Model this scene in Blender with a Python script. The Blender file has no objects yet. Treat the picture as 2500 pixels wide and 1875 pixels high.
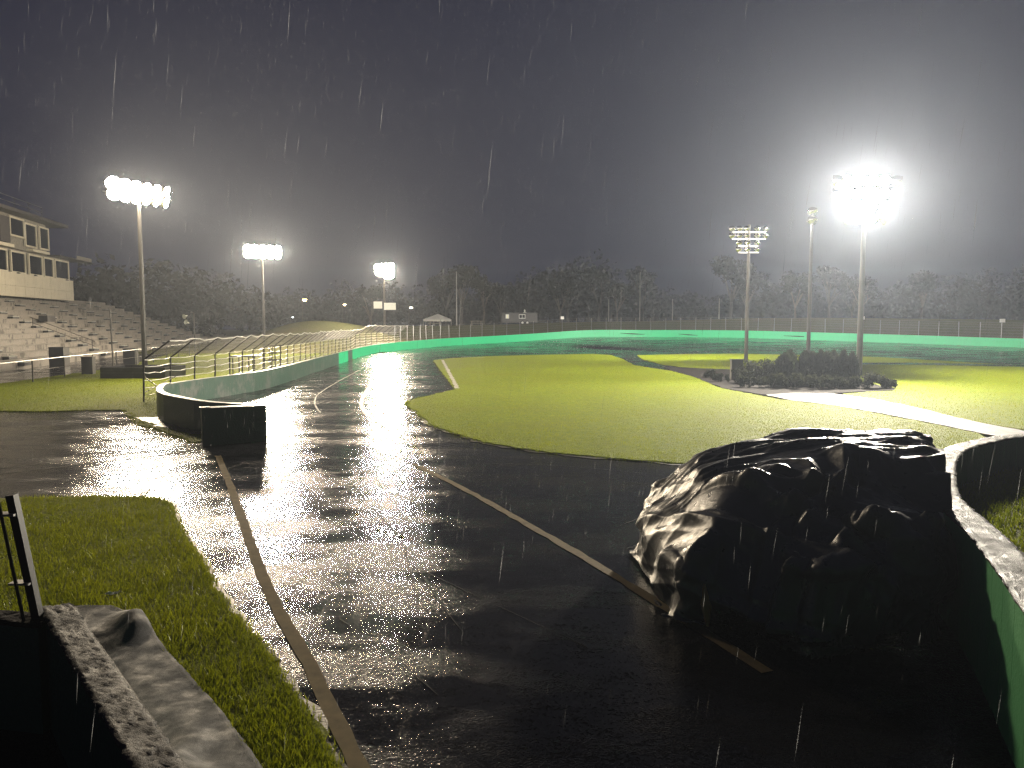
import bpy, bmesh, math, random
import numpy as np
from mathutils import Vector, Matrix
from mathutils.geometry import tessellate_polygon

random.seed(7)
RNG = np.random.default_rng(11)
SC = bpy.context.scene
COL = SC.collection

# ------------------------------------------------------------------ camera, sky, exposure
cam_data = bpy.data.cameras.new('camera')
cam = bpy.data.objects.new('camera', cam_data)
COL.objects.link(cam)
cam.location = (0.0, 0.0, 3.0)
cam.rotation_euler = (math.radians(90 - 4.524), 0, 0)
cam_data.sensor_width = 36.0
cam_data.lens = 27.05
cam_data.clip_start = 0.05
cam_data.clip_end = 3000
SC.camera = cam

world = bpy.data.worlds.new('World')
SC.world = world
world.use_nodes = True
wn = world.node_tree.nodes
wl = world.node_tree.links
wn.clear()
w_out = wn.new('ShaderNodeOutputWorld')
w_sky = wn.new('ShaderNodeTexSky')
w_sky.sky_type = 'NISHITA'
w_sky.sun_disc = False
w_sky.sun_elevation = math.radians(-4.0)
w_sky.sun_rotation = math.radians(200)
w_bg = wn.new('ShaderNodeBackground')
w_bg.inputs['Strength'].default_value = 0.05
w_night = wn.new('ShaderNodeBackground')          # town glow on low rain cloud, the same all round
w_night.inputs['Color'].default_value = (0.006, 0.007, 0.021, 1)
w_night.inputs['Strength'].default_value = 1.0
w_add = wn.new('ShaderNodeAddShader')
wl.new(w_sky.outputs[0], w_bg.inputs['Color'])
wl.new(w_bg.outputs[0], w_add.inputs[0])
wl.new(w_night.outputs[0], w_add.inputs[1])
wl.new(w_add.outputs[0], w_out.inputs['Surface'])

SC.view_settings.view_transform = 'Standard'
SC.view_settings.look = 'None'
SC.view_settings.exposure = 0.4
SC.view_settings.gamma = 1.0
SC.view_settings.use_curve_mapping = False

SC.render.engine = 'CYCLES'
cy = SC.cycles
cy.max_bounces = 6
cy.diffuse_bounces = 2
cy.glossy_bounces = 2
cy.transmission_bounces = 3
cy.transparent_max_bounces = 24
cy.volume_bounces = 0
cy.sample_clamp_indirect = 4.0
cy.caustics_reflective = False
cy.caustics_refractive = False
cy.use_denoising = True
cy.denoiser = 'OPENIMAGEDENOISE'
cy.denoising_prefilter = 'NONE'
cy.use_light_tree = True

LAMP = 1500.0        # radiance of a lit floodlight lens
HAZE_DENSITY = 0.00055
HAZE_ANISO = 0.62

# ------------------------------------------------------------------ helpers
def tag(o, label=None, cat=None, group=None, kind=None):
    if label: o['label'] = label
    if cat: o['category'] = cat
    if group: o['group'] = group
    if kind: o['kind'] = kind
    return o

def thing(name, label, cat, loc=(0, 0, 0), group=None):
    o = bpy.data.objects.new(name, None)
    o.empty_display_size = 0.3
    COL.objects.link(o)
    o.location = loc
    return tag(o, label, cat, group)

def origin_of(o):
    p = Vector((0, 0, 0))
    while o is not None:
        p = p + Vector(o.location)
        o = o.parent
    return p

class MB:
    """Collects world-space vertices and faces, then links them as one mesh object."""
    def __init__(self):
        self.v = []
        self.f = []
    def add(self, vs, fs):
        n = len(self.v)
        self.v.extend([tuple(map(float, p)) for p in vs])
        self.f.extend([tuple(i + n for i in f) for f in fs])
        return self
    def box(self, c, h, ax=(1, 0, 0), up=(0, 0, 1)):
        """box with centre c, half sizes h, x axis ax."""
        x = Vector(ax).normalized(); z = Vector(up); z = (z - x * z.dot(x)).normalized(); y = z.cross(x)
        c = Vector(c)
        vs = [c + x * sx * h[0] + y * sy * h[1] + z * sz * h[2] for sx in (-1, 1) for sy in (-1, 1) for sz in (-1, 1)]
        return self.add(vs, [(0, 1, 3, 2), (4, 6, 7, 5), (0, 4, 5, 1), (2, 3, 7, 6), (0, 2, 6, 4), (1, 5, 7, 3)])
    def tube(self, pts, r, n=6, cap=True):
        pts = [Vector(p) for p in pts]
        rs = r if isinstance(r, (list, tuple)) else [r] * len(pts)
        rings = []
        d0 = (pts[1] - pts[0]).normalized()
        u = d0.orthogonal().normalized()
        for i, p in enumerate(pts):
            a = pts[max(i - 1, 0)]; b = pts[min(i + 1, len(pts) - 1)]
            d = (b - a).normalized()
            u = (u - d * u.dot(d)).normalized()
            w = d.cross(u)
            rings.append([p + (u * math.cos(2 * math.pi * k / n) + w * math.sin(2 * math.pi * k / n)) * rs[i] for k in range(n)])
        vs = [q for ring in rings for q in ring]
        fs = []
        for i in range(len(pts) - 1):
            for k in range(n):
                k2 = (k + 1) % n
                fs.append((i * n + k, i * n + k2, (i + 1) * n + k2, (i + 1) * n + k))
        if cap:
            fs.append(tuple(range(n - 1, -1, -1)))
            fs.append(tuple((len(pts) - 1) * n + k for k in range(n)))
        return self.add(vs, fs)
    def lathe(self, c, prof, n=12, axis=(0, 0, 1)):
        z = Vector(axis).normalized(); x = z.orthogonal().normalized(); y = z.cross(x); c = Vector(c)
        vs = []
        for (r, h) in prof:
            for k in range(n):
                a = 2 * math.pi * k / n
                vs.append(c + z * h + (x * math.cos(a) + y * math.sin(a)) * r)
        fs = []
        for i in range(len(prof) - 1):
            for k in range(n):
                k2 = (k + 1) % n
                fs.append((i * n + k, i * n + k2, (i + 1) * n + k2, (i + 1) * n + k))
        return self.add(vs, fs)
    def mesh(self, name, mat, origin=(0, 0, 0), smooth=False):
        me = bpy.data.meshes.new(name)
        o = Vector(origin)
        me.from_pydata([(x - o.x, y - o.y, z - o.z) for x, y, z in self.v], [], self.f)
        if mat: me.materials.append(mat)
        if smooth: me.polygons.foreach_set('use_smooth', [True] * len(me.polygons))
        me.update()
        return me
    def build(self, name, mat, parent=None, smooth=False, loc=None):
        org = origin_of(parent) if parent is not None else Vector((0, 0, 0))
        at = Vector(loc) if loc is not None else org
        me = self.mesh(name, mat, at, smooth)
        o = bpy.data.objects.new(name, me)
        COL.objects.link(o)
        if parent is not None: o.parent = parent
        o.location = at - org
        return o

def np_mesh(name, verts, faces, mat, parent=None, smooth=False, attr=None):
    """fast mesh from arrays (faces all of one size)."""
    verts = np.asarray(verts, np.float32); faces = np.asarray(faces, np.int32)
    me = bpy.data.meshes.new(name)
    nv, nf, k = len(verts), len(faces), faces.shape[1]
    me.vertices.add(nv); me.vertices.foreach_set('co', verts.ravel())
    me.loops.add(nf * k); me.loops.foreach_set('vertex_index', faces.ravel())
    me.polygons.add(nf); me.polygons.foreach_set('loop_start', np.arange(0, nf * k, k, dtype=np.int32))
    if smooth: me.polygons.foreach_set('use_smooth', np.ones(nf, bool))
    if attr is not None:
        a = me.attributes.new('tone', 'FLOAT', 'POINT'); a.data.foreach_set('value', np.asarray(attr, np.float32))
    me.update(calc_edges=True)
    me.validate()
    if mat: me.materials.append(mat)
    o = bpy.data.objects.new(name, me)
    COL.objects.link(o)
    if parent is not None:
        o.parent = parent
    return o

def copy_tree(o, parent=None):
    c = o.copy(); COL.objects.link(c); c.parent = parent
    for ch in list(o.children): copy_tree(ch, c)
    return c

def catmull(pts, per=8):
    P = [Vector(p) for p in pts]; out = []
    for i in range(len(P) - 1):
        a = P[max(i - 1, 0)]; b = P[i]; c = P[i + 1]; d = P[min(i + 2, len(P) - 1)]
        for k in range(per):
            t = k / per
            out.append(0.5 * ((2 * b) + (c - a) * t + (2 * a - 5 * b + 4 * c - d) * t * t + (3 * b - a - 3 * c + d) * t ** 3))
    out.append(P[-1])
    return out

def resample(pts, step):
    pts = [Vector(p) for p in pts]
    L = [0.0]
    for a, b in zip(pts, pts[1:]): L.append(L[-1] + (b - a).length)
    n = max(2, int(round(L[-1] / step)) + 1); out = []; j = 0
    for i in range(n):
        s = L[-1] * i / (n - 1)
        while j < len(L) - 2 and L[j + 1] < s: j += 1
        t = (s - L[j]) / max(L[j + 1] - L[j], 1e-9)
        out.append(pts[j].lerp(pts[j + 1], t))
    return out

def inside(poly, X, Y):
    X = np.asarray(X, float); Y = np.asarray(Y, float); r = np.zeros(X.shape, bool); n = len(poly)
    for i in range(n):
        x1, y1 = poly[i][0], poly[i][1]; x2, y2 = poly[(i + 1) % n][0], poly[(i + 1) % n][1]
        if y1 == y2: continue
        c = ((y1 > Y) != (y2 > Y)) & (X < (x2 - x1) * (Y - y1) / (y2 - y1) + x1)
        r ^= c
    return r

def dist_line(line, X, Y):
    """distance to a polyline and the interpolated third value there."""
    best = np.full(X.shape, 1e9); val = np.zeros(X.shape)
    for a, b in zip(line, line[1:]):
        dx, dy = b[0] - a[0], b[1] - a[1]; L2 = dx * dx + dy * dy + 1e-12
        t = np.clip(((X - a[0]) * dx + (Y - a[1]) * dy) / L2, 0, 1)
        d = np.hypot(X - a[0] - t * dx, Y - a[1] - t * dy)
        m = d < best; best[m] = d[m]; val[m] = (a[2] + t * (b[2] - a[2]))[m]
    return best, val

def sstep(x, a, b):
    t = np.clip((x - a) / (b - a), 0, 1); return t * t * (3 - 2 * t)

# ------------------------------------------------------------------ materials
def new_mat(name):
    m = bpy.data.materials.new(name); m.use_nodes = True
    nt = m.node_tree; nt.nodes.clear()
    out = nt.nodes.new('ShaderNodeOutputMaterial')
    return m, nt, out

def N(nt, kind, **kw):
    n = nt.nodes.new('ShaderNode' + kind)
    for k, v in kw.items():
        if k in n.inputs.keys(): n.inputs[k].default_value = v
        else: setattr(n, k, v)
    return n

def noise(nt, scale, detail=4, rough=0.55, vec=None, stretch=None):
    n = N(nt, 'TexNoise'); n.inputs['Scale'].default_value = scale
    n.inputs['Detail'].default_value = detail; n.inputs['Roughness'].default_value = rough
    if vec is None:
        g = N(nt, 'NewGeometry'); vec = g.outputs['Position']
    if stretch:
        mp = N(nt, 'Mapping'); mp.inputs['Scale'].default_value = stretch[:3]
        if len(stretch) > 3: mp.inputs['Rotation'].default_value = (0, 0, stretch[3])
        nt.links.new(vec, mp.inputs['Vector']); vec = mp.outputs[0]
    nt.links.new(vec, n.inputs['Vector'])
    return n.outputs['Fac']

def ramp(nt, fac, stops):
    r = N(nt, 'ValToRGB'); e = r.color_ramp.elements
    while len(e) < len(stops): e.new(0.5)
    for i, (p, c) in enumerate(stops):
        e[i].position = p; e[i].color = (c, c, c, 1) if isinstance(c, (int, float)) else (*c, 1)
    nt.links.new(fac, r.inputs['Fac'])
    return r.outputs['Color']

def bump(nt, height, dist, strength=1.0, normal=None):
    b = N(nt, 'Bump'); b.inputs['Distance'].default_value = dist; b.inputs['Strength'].default_value = strength
    nt.links.new(height, b.inputs['Height'])
    if normal is not None: nt.links.new(normal, b.inputs['Normal'])
    return b.outputs['Normal']

def mixf(nt, a, b, fac, blend='MIX'):
    m = N(nt, 'Mix', data_type='RGBA', blend_type=blend)
    for sock, v in ((m.inputs[6], a), (m.inputs[7], b), (m.inputs[0], fac)):
        if isinstance(v, (tuple, list)): sock.default_value = (*v, 1)
        elif isinstance(v, (int, float)): sock.default_value = v
        else: nt.links.new(v, sock)
    return m.outputs[2]

def math_node(nt, op, a, b=0.0):
    m = N(nt, 'Math', operation=op)
    for i, v in enumerate((a, b)):
        if isinstance(v, (int, float)): m.inputs[i].default_value = v
        else: nt.links.new(v, m.inputs[i])
    return m.outputs[0]

def simple(name, color, rough=0.6, metal=0.0, spec=0.5, var=0.25, scale=3.0, bmp=0.0, bscale=60.0, color2=None):
    m, nt, out = new_mat(name)
    p = N(nt, 'BsdfPrincipled')
    c2 = color2 or tuple(c * (1 - var) for c in color)
    fac = ramp(nt, noise(nt, scale, 5, 0.6), [(0.35, 0.0), (0.65, 1.0)])
    nt.links.new(mixf(nt, color, c2, fac), p.inputs['Base Color'])
    p.inputs['Roughness'].default_value = rough; p.inputs['Metallic'].default_value = metal
    p.inputs['Specular IOR Level'].default_value = spec
    if bmp: nt.links.new(bump(nt, noise(nt, bscale, 4), bmp), p.inputs['Normal'])
    nt.links.new(p.outputs[0], out.inputs['Surface'])
    return m

def wet_asphalt(name, base, r_lo, r_hi, grain, grain_h, streak, patch_scale, wave=0.0):
    """dark asphalt under a film of rain: coarse stony patches, smooth puddled ones, grain and long wear streaks."""
    m, nt, out = new_mat(name)
    p = N(nt, 'BsdfPrincipled')
    big = noise(nt, patch_scale, 6, 0.62, stretch=streak)
    fine = noise(nt, grain, 3, 0.7)
    mid = noise(nt, grain * 0.22, 4, 0.6)
    lines = noise(nt, 2.6, 5, 0.7, stretch=(2.6, 0.22, 1.0, 0.45))
    mask = ramp(nt, big, [(0.44, 0.0), (0.53, 1.0)])          # 1 = smooth puddle
    worn = ramp(nt, lines, [(0.56, 0.0), (0.64, 1.0)])
    col = mixf(nt, base, tuple(c * 0.5 for c in base), mask)
    col = mixf(nt, col, tuple(min(1, c * 2.6) for c in base), ramp(nt, fine, [(0.60, 0.0), (0.74, 0.7)]))
    nt.links.new(col, p.inputs['Base Color'])
    rr = mixf(nt, (r_hi,) * 3, (r_lo,) * 3, mask)
    rr = mixf(nt, rr, (min(1, r_hi * 1.25),) * 3, math_node(nt, 'MULTIPLY', worn, 0.7))
    rr = mixf(nt, rr, (r_lo * 1.2,) * 3, ramp(nt, mid, [(0.55, 0.0), (0.66, 0.8)]))
    nt.links.new(rr, p.inputs['Roughness'])
    p.inputs['IOR'].default_value = 1.34
    sp = mixf(nt, (0.30,) * 3, (0.52,) * 3, mask)
    sp = mixf(nt, sp, (0.9,) * 3, ramp(nt, fine, [(0.62, 0.0), (0.72, 1.0)]))
    mott = noise(nt, grain * 0.5, 5, 0.8)
    flow = noise(nt, 3.2, 6, 0.75, stretch=(1.0, 2.2, 1.0, 0.35))
    film = math_node(nt, 'ADD', math_node(nt, 'MULTIPLY', mott, 0.62), math_node(nt, 'MULTIPLY', flow, 0.38))
    sp = mixf(nt, sp, (0.02,) * 3, ramp(nt, film, [(0.47, 0.0), (0.56, 0.95)]))
    nt.links.new(sp, p.inputs['Specular IOR Level'])
    n1 = bump(nt, noise(nt, 0.9, 4, 0.55, stretch=streak), wave) if wave else None
    g = math_node(nt, 'MULTIPLY', mid, math_node(nt, 'SUBTRACT', 1.15, mask))
    n2 = bump(nt, g, grain_h * 0.7, 1.0, n1)
    vo = N(nt, 'TexVoronoi'); vo.inputs['Scale'].default_value = grain * 1.1
    gp = N(nt, 'NewGeometry'); nt.links.new(gp.outputs['Position'], vo.inputs['Vector'])
    stones = math_node(nt, 'MULTIPLY', vo.outputs['Distance'], math_node(nt, 'SUBTRACT', 1.3, math_node(nt, 'MULTIPLY', mask, 0.75)))
    n2 = bump(nt, stones, grain_h * 1.0, 1.0, n2)
    n3 = bump(nt, fine, grain_h * 0.8, 1.0, n2)
    nt.links.new(n3, p.inputs['Normal'])
    nt.links.new(p.outputs[0], out.inputs['Surface'])
    return m

def grass_mat(name, a, b, c, scale=1.0):
    m, nt, out = new_mat(name)
    p = N(nt, 'BsdfPrincipled')
    n1 = noise(nt, 0.35 * scale, 4, 0.6); n2 = noise(nt, 5.0 * scale, 5, 0.7); n3 = noise(nt, 45 * scale, 3, 0.7)
    col = mixf(nt, a, b, ramp(nt, n2, [(0.35, 0.0), (0.66, 1.0)]))
    col = mixf(nt, col, c, ramp(nt, n1, [(0.42, 0.0), (0.66, 0.75)]))
    col = mixf(nt, col, tuple(x * 0.35 for x in a), ramp(nt, n3, [(0.30, 0.8), (0.50, 0.0)]))
    nt.links.new(col, p.inputs['Base Color'])
    p.inputs['Roughness'].default_value = 0.75
    p.inputs['Specular IOR Level'].default_value = 0.06
    nb = bump(nt, n2, 0.10, 1.0); nb = bump(nt, n3, 0.035, 1.0, nb)
    nt.links.new(nb, p.inputs['Normal'])
    nt.links.new(p.outputs[0], out.inputs['Surface'])
    return m

def blade_mat(name, a, b, gloss=0.0):
    m, nt, out = new_mat(name)
    at = N(nt, 'Attribute'); at.attribute_name = 'tone'
    col = mixf(nt, a, b, at.outputs['Fac'])
    d = N(nt, 'BsdfDiffuse'); t = N(nt, 'BsdfTranslucent'); g = N(nt, 'BsdfGlossy'); g.inputs['Roughness'].default_value = 0.35
    g.inputs['Color'].default_value = (0.5, 0.5, 0.45, 1)
    for s in (d, t): nt.links.new(col, s.inputs['Color'])
    m1 = N(nt, 'MixShader'); m1.inputs[0].default_value = 0.45
    nt.links.new(d.outputs[0], m1.inputs[1]); nt.links.new(t.outputs[0], m1.inputs[2])
    m2 = N(nt, 'MixShader'); m2.inputs[0].default_value = gloss
    nt.links.new(m1.outputs[0], m2.inputs[1]); nt.links.new(g.outputs[0], m2.inputs[2])
    nt.links.new(m2.outputs[0], out.inputs['Surface'])
    return m

def wet_stone(name, base, dark, rough_lo, rough_hi, grain, h):
    m, nt, out = new_mat(name)
    p = N(nt, 'BsdfPrincipled')
    n1 = noise(nt, 4.0, 5, 0.65); n2 = noise(nt, grain, 4, 0.7); n3 = noise(nt, grain * 4, 2, 0.6)
    nt.links.new(mixf(nt, base, dark, ramp(nt, n1, [(0.40, 0.0), (0.62, 1.0)])), p.inputs['Base Color'])
    nt.links.new(ramp(nt, n1, [(0.35, rough_lo), (0.65, rough_hi)]), p.inputs['Roughness'])
    p.inputs['IOR'].default_value = 1.36
    p.inputs['Specular IOR Level'].default_value = 0.35
    nb = bump(nt, n2, h, 1.0); nb = bump(nt, n3, h * 0.35, 1.0, nb)
    nt.links.new(nb, p.inputs['Normal'])
    nt.links.new(p.outputs[0], out.inputs['Surface'])
    return m

def painted_wall(name, paint, worn, wear, rough=0.45):
    m, nt, out = new_mat(name)
    p = N(nt, 'BsdfPrincipled')
    n1 = noise(nt, 1.3, 6, 0.65); n2 = noise(nt, 9, 5, 0.7, stretch=(1, 1, 0.35))
    f = math_node(nt, 'ADD', math_node(nt, 'MULTIPLY', n1, 0.6), math_node(nt, 'MULTIPLY', n2, 0.4))
    w = ramp(nt, f, [(0.62 - wear * 0.3, 0.0), (0.72 - wear * 0.3, 1.0)])
    col = mixf(nt, paint, worn, w)
    col = mixf(nt, col, tuple(c * 0.6 for c in paint), ramp(nt, n2, [(0.25, 0.55), (0.45, 0.0)]))
    nt.links.new(col, p.inputs['Base Color'])
    p.inputs['Roughness'].default_value = rough
    nt.links.new(bump(nt, noise(nt, 30, 4), 0.006), p.inputs['Normal'])
    nt.links.new(p.outputs[0], out.inputs['Surface'])
    return m

def emit(name, color, strength):
    m, nt, out = new_mat(name)
    e = N(nt, 'Emission'); e.inputs['Color'].default_value = (*color, 1); e.inputs['Strength'].default_value = strength
    nt.links.new(e.outputs[0], out.inputs['Surface'])
    return m

M = {}
M['track'] = wet_asphalt('wet_track_asphalt', (0.020, 0.020, 0.022), 0.11, 0.26, 55, 0.0018, (0.35, 1.6, 1.0, 0.25), 0.55, 0.006)
M['pit'] = wet_asphalt('wet_pit_asphalt', (0.017, 0.0165, 0.018), 0.09, 0.19, 48, 0.0025, (0.6, 1.3, 1.0, 0.5), 0.8, 0.003)
M['lawn'] = grass_mat('lawn_grass', (0.098, 0.138, 0.002), (0.165, 0.200, 0.004), (0.130, 0.150, 0.004))
M['lawn_near'] = grass_mat('near_turf', (0.10, 0.12, 0.006), (0.15, 0.165, 0.010), (0.13, 0.135, 0.014))
M['outer_grass'] = grass_mat('outer_grass', (0.075, 0.085, 0.026), (0.110, 0.112, 0.040), (0.115, 0.100, 0.048), 0.5)
M['blade'] = blade_mat('grass_blades', (0.085, 0.12, 0.002), (0.24, 0.27, 0.007), 0.012)
M['soil'] = simple('bed_soil', (0.014, 0.012, 0.012), 0.95, spec=0.08, var=0.4, bmp=0.03, bscale=12)
M['mud'] = simple('wet_mud', (0.10, 0.08, 0.05), 0.35, var=0.5, scale=2.0, bmp=0.02, bscale=14)
M['mud_dark'] = simple('edge_mud', (0.040, 0.032, 0.020), 0.45, var=0.5, scale=6.0, bmp=0.01, bscale=30)
M['path'] = simple('wet_path', (0.085, 0.080, 0.075), 0.68, spec=0.22, var=0.45, scale=2.5, bmp=0.012, bscale=22)
M['line'] = simple('muddy_line_paint', (0.105, 0.078, 0.036), 0.85, spec=0.1, var=0.35, scale=5, bmp=0.002, bscale=80)
M['pale_line'] = simple('worn_white_paint', (0.42, 0.40, 0.36), 0.4, var=0.5, scale=6)
M['tar'] = simple('tar_seam', (0.006, 0.006, 0.006), 0.7, spec=0.04, var=0.3)
M['wall_green'] = painted_wall('green_wall_paint', (0.030, 0.62, 0.26), (0.026, 0.55, 0.23), 0.05)
M['wall_worn'] = painted_wall('worn_green_wall', (0.065, 0.115, 0.088), (0.15, 0.16, 0.145), 0.40, 0.35)
M['wall_dark'] = painted_wall('dark_green_wall', (0.012, 0.085, 0.048), (0.012, 0.07, 0.045), 0.1, 0.4)
M['wall_near'] = painted_wall('green_block_paint', (0.075, 0.31, 0.125), (0.058, 0.25, 0.10), 0.2, 0.5)
M['coping'] = wet_stone('wet_rough_coping', (0.085, 0.080, 0.074), (0.03, 0.028, 0.026), 0.48, 0.72, 60, 0.012)
M['cap'] = simple('wet_wall_cap', (0.42, 0.43, 0.40), 0.3, var=0.3)
M['galv'] = simple('galvanised_steel', (0.34, 0.34, 0.33), 0.38, 0.8, var=0.3, scale=8)
M['dark_metal'] = simple('dark_metal', (0.035, 0.033, 0.032), 0.4, 0.3, var=0.3)
M['cable'] = simple('bright_wet_cable', (0.75, 0.73, 0.68), 0.35, 0.3, var=0.2)
M['mesh'] = simple('fence_wire', (0.20, 0.19, 0.18), 0.55, 0.0, var=0.2)
M['alum'] = simple('spun_aluminium', (0.75, 0.74, 0.72), 0.22, 1.0, var=0.1)
M['concrete'] = simple('stand_concrete', (0.24, 0.22, 0.19), 0.65, var=0.2, bmp=0.01, bscale=25)
WARM = (1.0, 0.90, 0.74)
M['lens'] = emit('lit_lens', WARM, LAMP * 3.0)
WARMER = (1.0, 0.82, 0.58)
M['lens_stand'] = emit('lit_stand_lens', WARMER, LAMP * 0.42)
M['lens_bend'] = emit('lit_bend_lens', WARMER, LAMP * 0.54)
M['lens_far'] = emit('lit_far_lens', (1.0, 0.93, 0.80), LAMP * 2.7)
M['pole'] = simple('weathered_pole', (0.065, 0.060, 0.054), 0.4, 0.2, var=0.3, scale=2)
M['cream'] = simple('cream_cladding', (0.60, 0.54, 0.42), 0.5, var=0.10, scale=1.5)
M['boards'] = simple('weathered_boards', (0.26, 0.235, 0.195), 0.6, var=0.35, scale=4)
M['glass'] = simple('dark_window_glass', (0.008, 0.009, 0.011), 0.10, 0.0, 0.4, var=0.2)
M['roof_dark'] = simple('dark_roofing', (0.05, 0.045, 0.045), 0.5, var=0.3)
M['black_box'] = simple('dark_timber', (0.028, 0.028, 0.032), 0.5, var=0.3)
M['white_cloth'] = simple('white_canvas', (0.70, 0.68, 0.62), 0.6, var=0.08)
M['pale_pole'] = simple('pale_pole_paint', (0.30, 0.30, 0.29), 0.5, var=0.1)
M['white_paint'] = simple('white_paint', (0.70, 0.70, 0.66), 0.4, var=0.1)
M['dark_bark'] = simple('dark_bark', (0.05, 0.045, 0.04), 0.8, var=0.5, scale=5)
M['bark'] = simple('pale_bark', (0.10, 0.09, 0.08), 0.8, var=0.5, scale=5, bmp=0.02, bscale=20)
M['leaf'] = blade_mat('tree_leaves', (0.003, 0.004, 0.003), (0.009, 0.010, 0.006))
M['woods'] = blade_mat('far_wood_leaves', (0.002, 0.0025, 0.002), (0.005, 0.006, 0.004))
M['near_blade'] = blade_mat('near_grass_blades', (0.095, 0.120, 0.003), (0.27, 0.28, 0.010), 0.02)
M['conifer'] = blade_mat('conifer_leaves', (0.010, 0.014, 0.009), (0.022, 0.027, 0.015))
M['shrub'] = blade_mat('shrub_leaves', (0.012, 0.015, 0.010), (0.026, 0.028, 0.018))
M['hill'] = simple('distant_woods', (0.022, 0.026, 0.018), 0.9, var=0.5, scale=0.15)

# a stained concrete for the stand: streaky damp patches with shapes of their own
def stained():
    m, nt, out = new_mat('stained_concrete')
    p = N(nt, 'BsdfPrincipled')
    n1 = noise(nt, 0.55, 5, 0.62, stretch=(1.0, 1.0, 0.8)); n2 = noise(nt, 2.4, 5, 0.7, stretch=(1, 1, 0.4))
    f = math_node(nt, 'ADD', math_node(nt, 'MULTIPLY', n1, 0.5), math_node(nt, 'MULTIPLY', n2, 0.5))
    w = ramp(nt, f, [(0.52, 0.0), (0.56, 1.0)])
    nt.links.new(mixf(nt, (0.23, 0.205, 0.175), (0.06, 0.052, 0.044), w), p.inputs['Base Color'])
    nt.links.new(ramp(nt, f, [(0.45, 0.7), (0.55, 0.4)]), p.inputs['Roughness'])
    nt.links.new(p.outputs[0], out.inputs['Surface'])
    return m
M['stained'] = stained()

def tarp_mat(name, base, rough, h1, h2):
    m, nt, out = new_mat(name)
    p = N(nt, 'BsdfPrincipled')
    n1 = noise(nt, 7, 3, 0.5); n2 = noise(nt, 260, 2, 0.6)
    rd = N(nt, 'TexNoise'); rd.noise_type = 'RIDGED_MULTIFRACTAL'; rd.inputs['Scale'].default_value = 2.6; rd.inputs['Detail'].default_value = 3
    rd.inputs['Distortion'].default_value = 0.6
    gg = N(nt, 'NewGeometry'); nt.links.new(gg.outputs['Position'], rd.inputs['Vector'])
    p.inputs['Base Color'].default_value = (*base, 1)
    p.inputs['Specular IOR Level'].default_value = 0.5 if rough < 0.5 else 0.2
    nt.links.new(ramp(nt, n1, [(0.35, rough * 0.75), (0.65, rough * 1.3)]), p.inputs['Roughness'])
    p.inputs['IOR'].default_value = 1.5
    nb = bump(nt, n1, h1, 1.0); nb = bump(nt, rd.outputs['Fac'], h1 * 0.8, 1.0, nb); nb = bump(nt, n2, h2, 1.0, nb)
    nt.links.new(nb, p.inputs['Normal'])
    nt.links.new(p.outputs[0], out.inputs['Surface'])
    return m
M['tarp'] = tarp_mat('wet_black_tarp', (0.038, 0.038, 0.039), 0.36, 0.010, 0.0012)
M['geotextile'] = tarp_mat('grey_ground_sheet', (0.062, 0.060, 0.057), 0.72, 0.008, 0.004)

def rain_mat():
    m, nt, out = new_mat('rain_water')
    t = N(nt, 'BsdfTranslucent'); t.inputs['Color'].default_value = (0.9, 0.92, 0.95, 1)
    d = N(nt, 'BsdfDiffuse'); d.inputs['Color'].default_value = (0.9, 0.92, 0.95, 1)
    x = N(nt, 'BsdfTransparent')
    a = N(nt, 'MixShader'); a.inputs[0].default_value = 0.35
    nt.links.new(t.outputs[0], a.inputs[1]); nt.links.new(d.outputs[0], a.inputs[2])
    b = N(nt, 'MixShader'); b.inputs[0].default_value = 0.25
    nt.links.new(x.outputs[0], b.inputs[1]); nt.links.new(a.outputs[0], b.inputs[2])
    nt.links.new(b.outputs[0], out.inputs['Surface'])
    return m
M['rain'] = rain_mat()
# ------------------------------------------------------------------ terrain
WALL = [(-6.6, 20.1, 0), (-8.2, 20.9, 0), (-9.5, 22.2, 0), (-10.6, 23.5, 0), (-11.6, 25.5, 0), (-12.2, 27.5, 0), (-12.0, 30, 0),
        (-11.6, 32.5, 0), (-11.3, 36.5, 0), (-12.3, 51, 0), (-13.7, 75, 0), (-12.5, 85, 0), (-10.5, 94, 0), (-8.1, 101, 0.05),
        (-3, 107, 0.2), (3, 110.5, 0.5), (11, 112, 0.98), (20, 111.5, 1.0), (30.7, 105.5, 1.0), (41, 99, 0.76), (50, 92.5, 0.5),
        (57, 86, 0.27), (66, 75, 0.1), (72, 62, 0), (76, 45, 0), (77, 25, 0)]
WALL_S = catmull(WALL, 6)
far_line = [tuple(p) for p in catmull([w for w in WALL if w[1] >= 75 or w[0] > 0], 6)]
INNER = [p[:2] for p in far_line] + [(77, -12), (-48, -12), (-48, 75)]

def bank_z(X, Y):
    d, zw = dist_line(far_line, X, Y)
    return zw * np.maximum(0, 1 - d / 30.0) ** 1.2

def ground_z(X, Y):
    X = np.asarray(X, float); Y = np.asarray(Y, float)
    ins = inside(INNER, X, Y)
    d, zw = dist_line(far_line + [(77, -12, 0), (-48, -12, 0), (-48, 75, 0), far_line[0]], X, Y)
    dn = np.where(ins, 0, d)
    A = (2.25 + 0.75 * sstep(X, 10, 50)) * sstep(X, -36, -16)
    base = zw * np.where(ins, np.maximum(0, 1 - d / 30.0) ** 1.2, 1 - sstep(dn, 0, 40))
    rise = A * sstep(dn, 0.3, 13) + 0.18 * sstep(dn, 0.0, 1.2)
    mound = 2.0 * np.exp(-(((X + 27) / 7.0) ** 2 + ((Y - 98) / 8.0) ** 2)) * sstep(dn, 0, 6)
    return np.where(ins, base - 0.07, np.maximum(base - 0.07, base + rise * 1.0 + mound - 0.07 * (1 - sstep(dn, 0, 1))))

def gz(x, y):
    return float(ground_z(np.array([x]), np.array([y]))[0])

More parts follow.
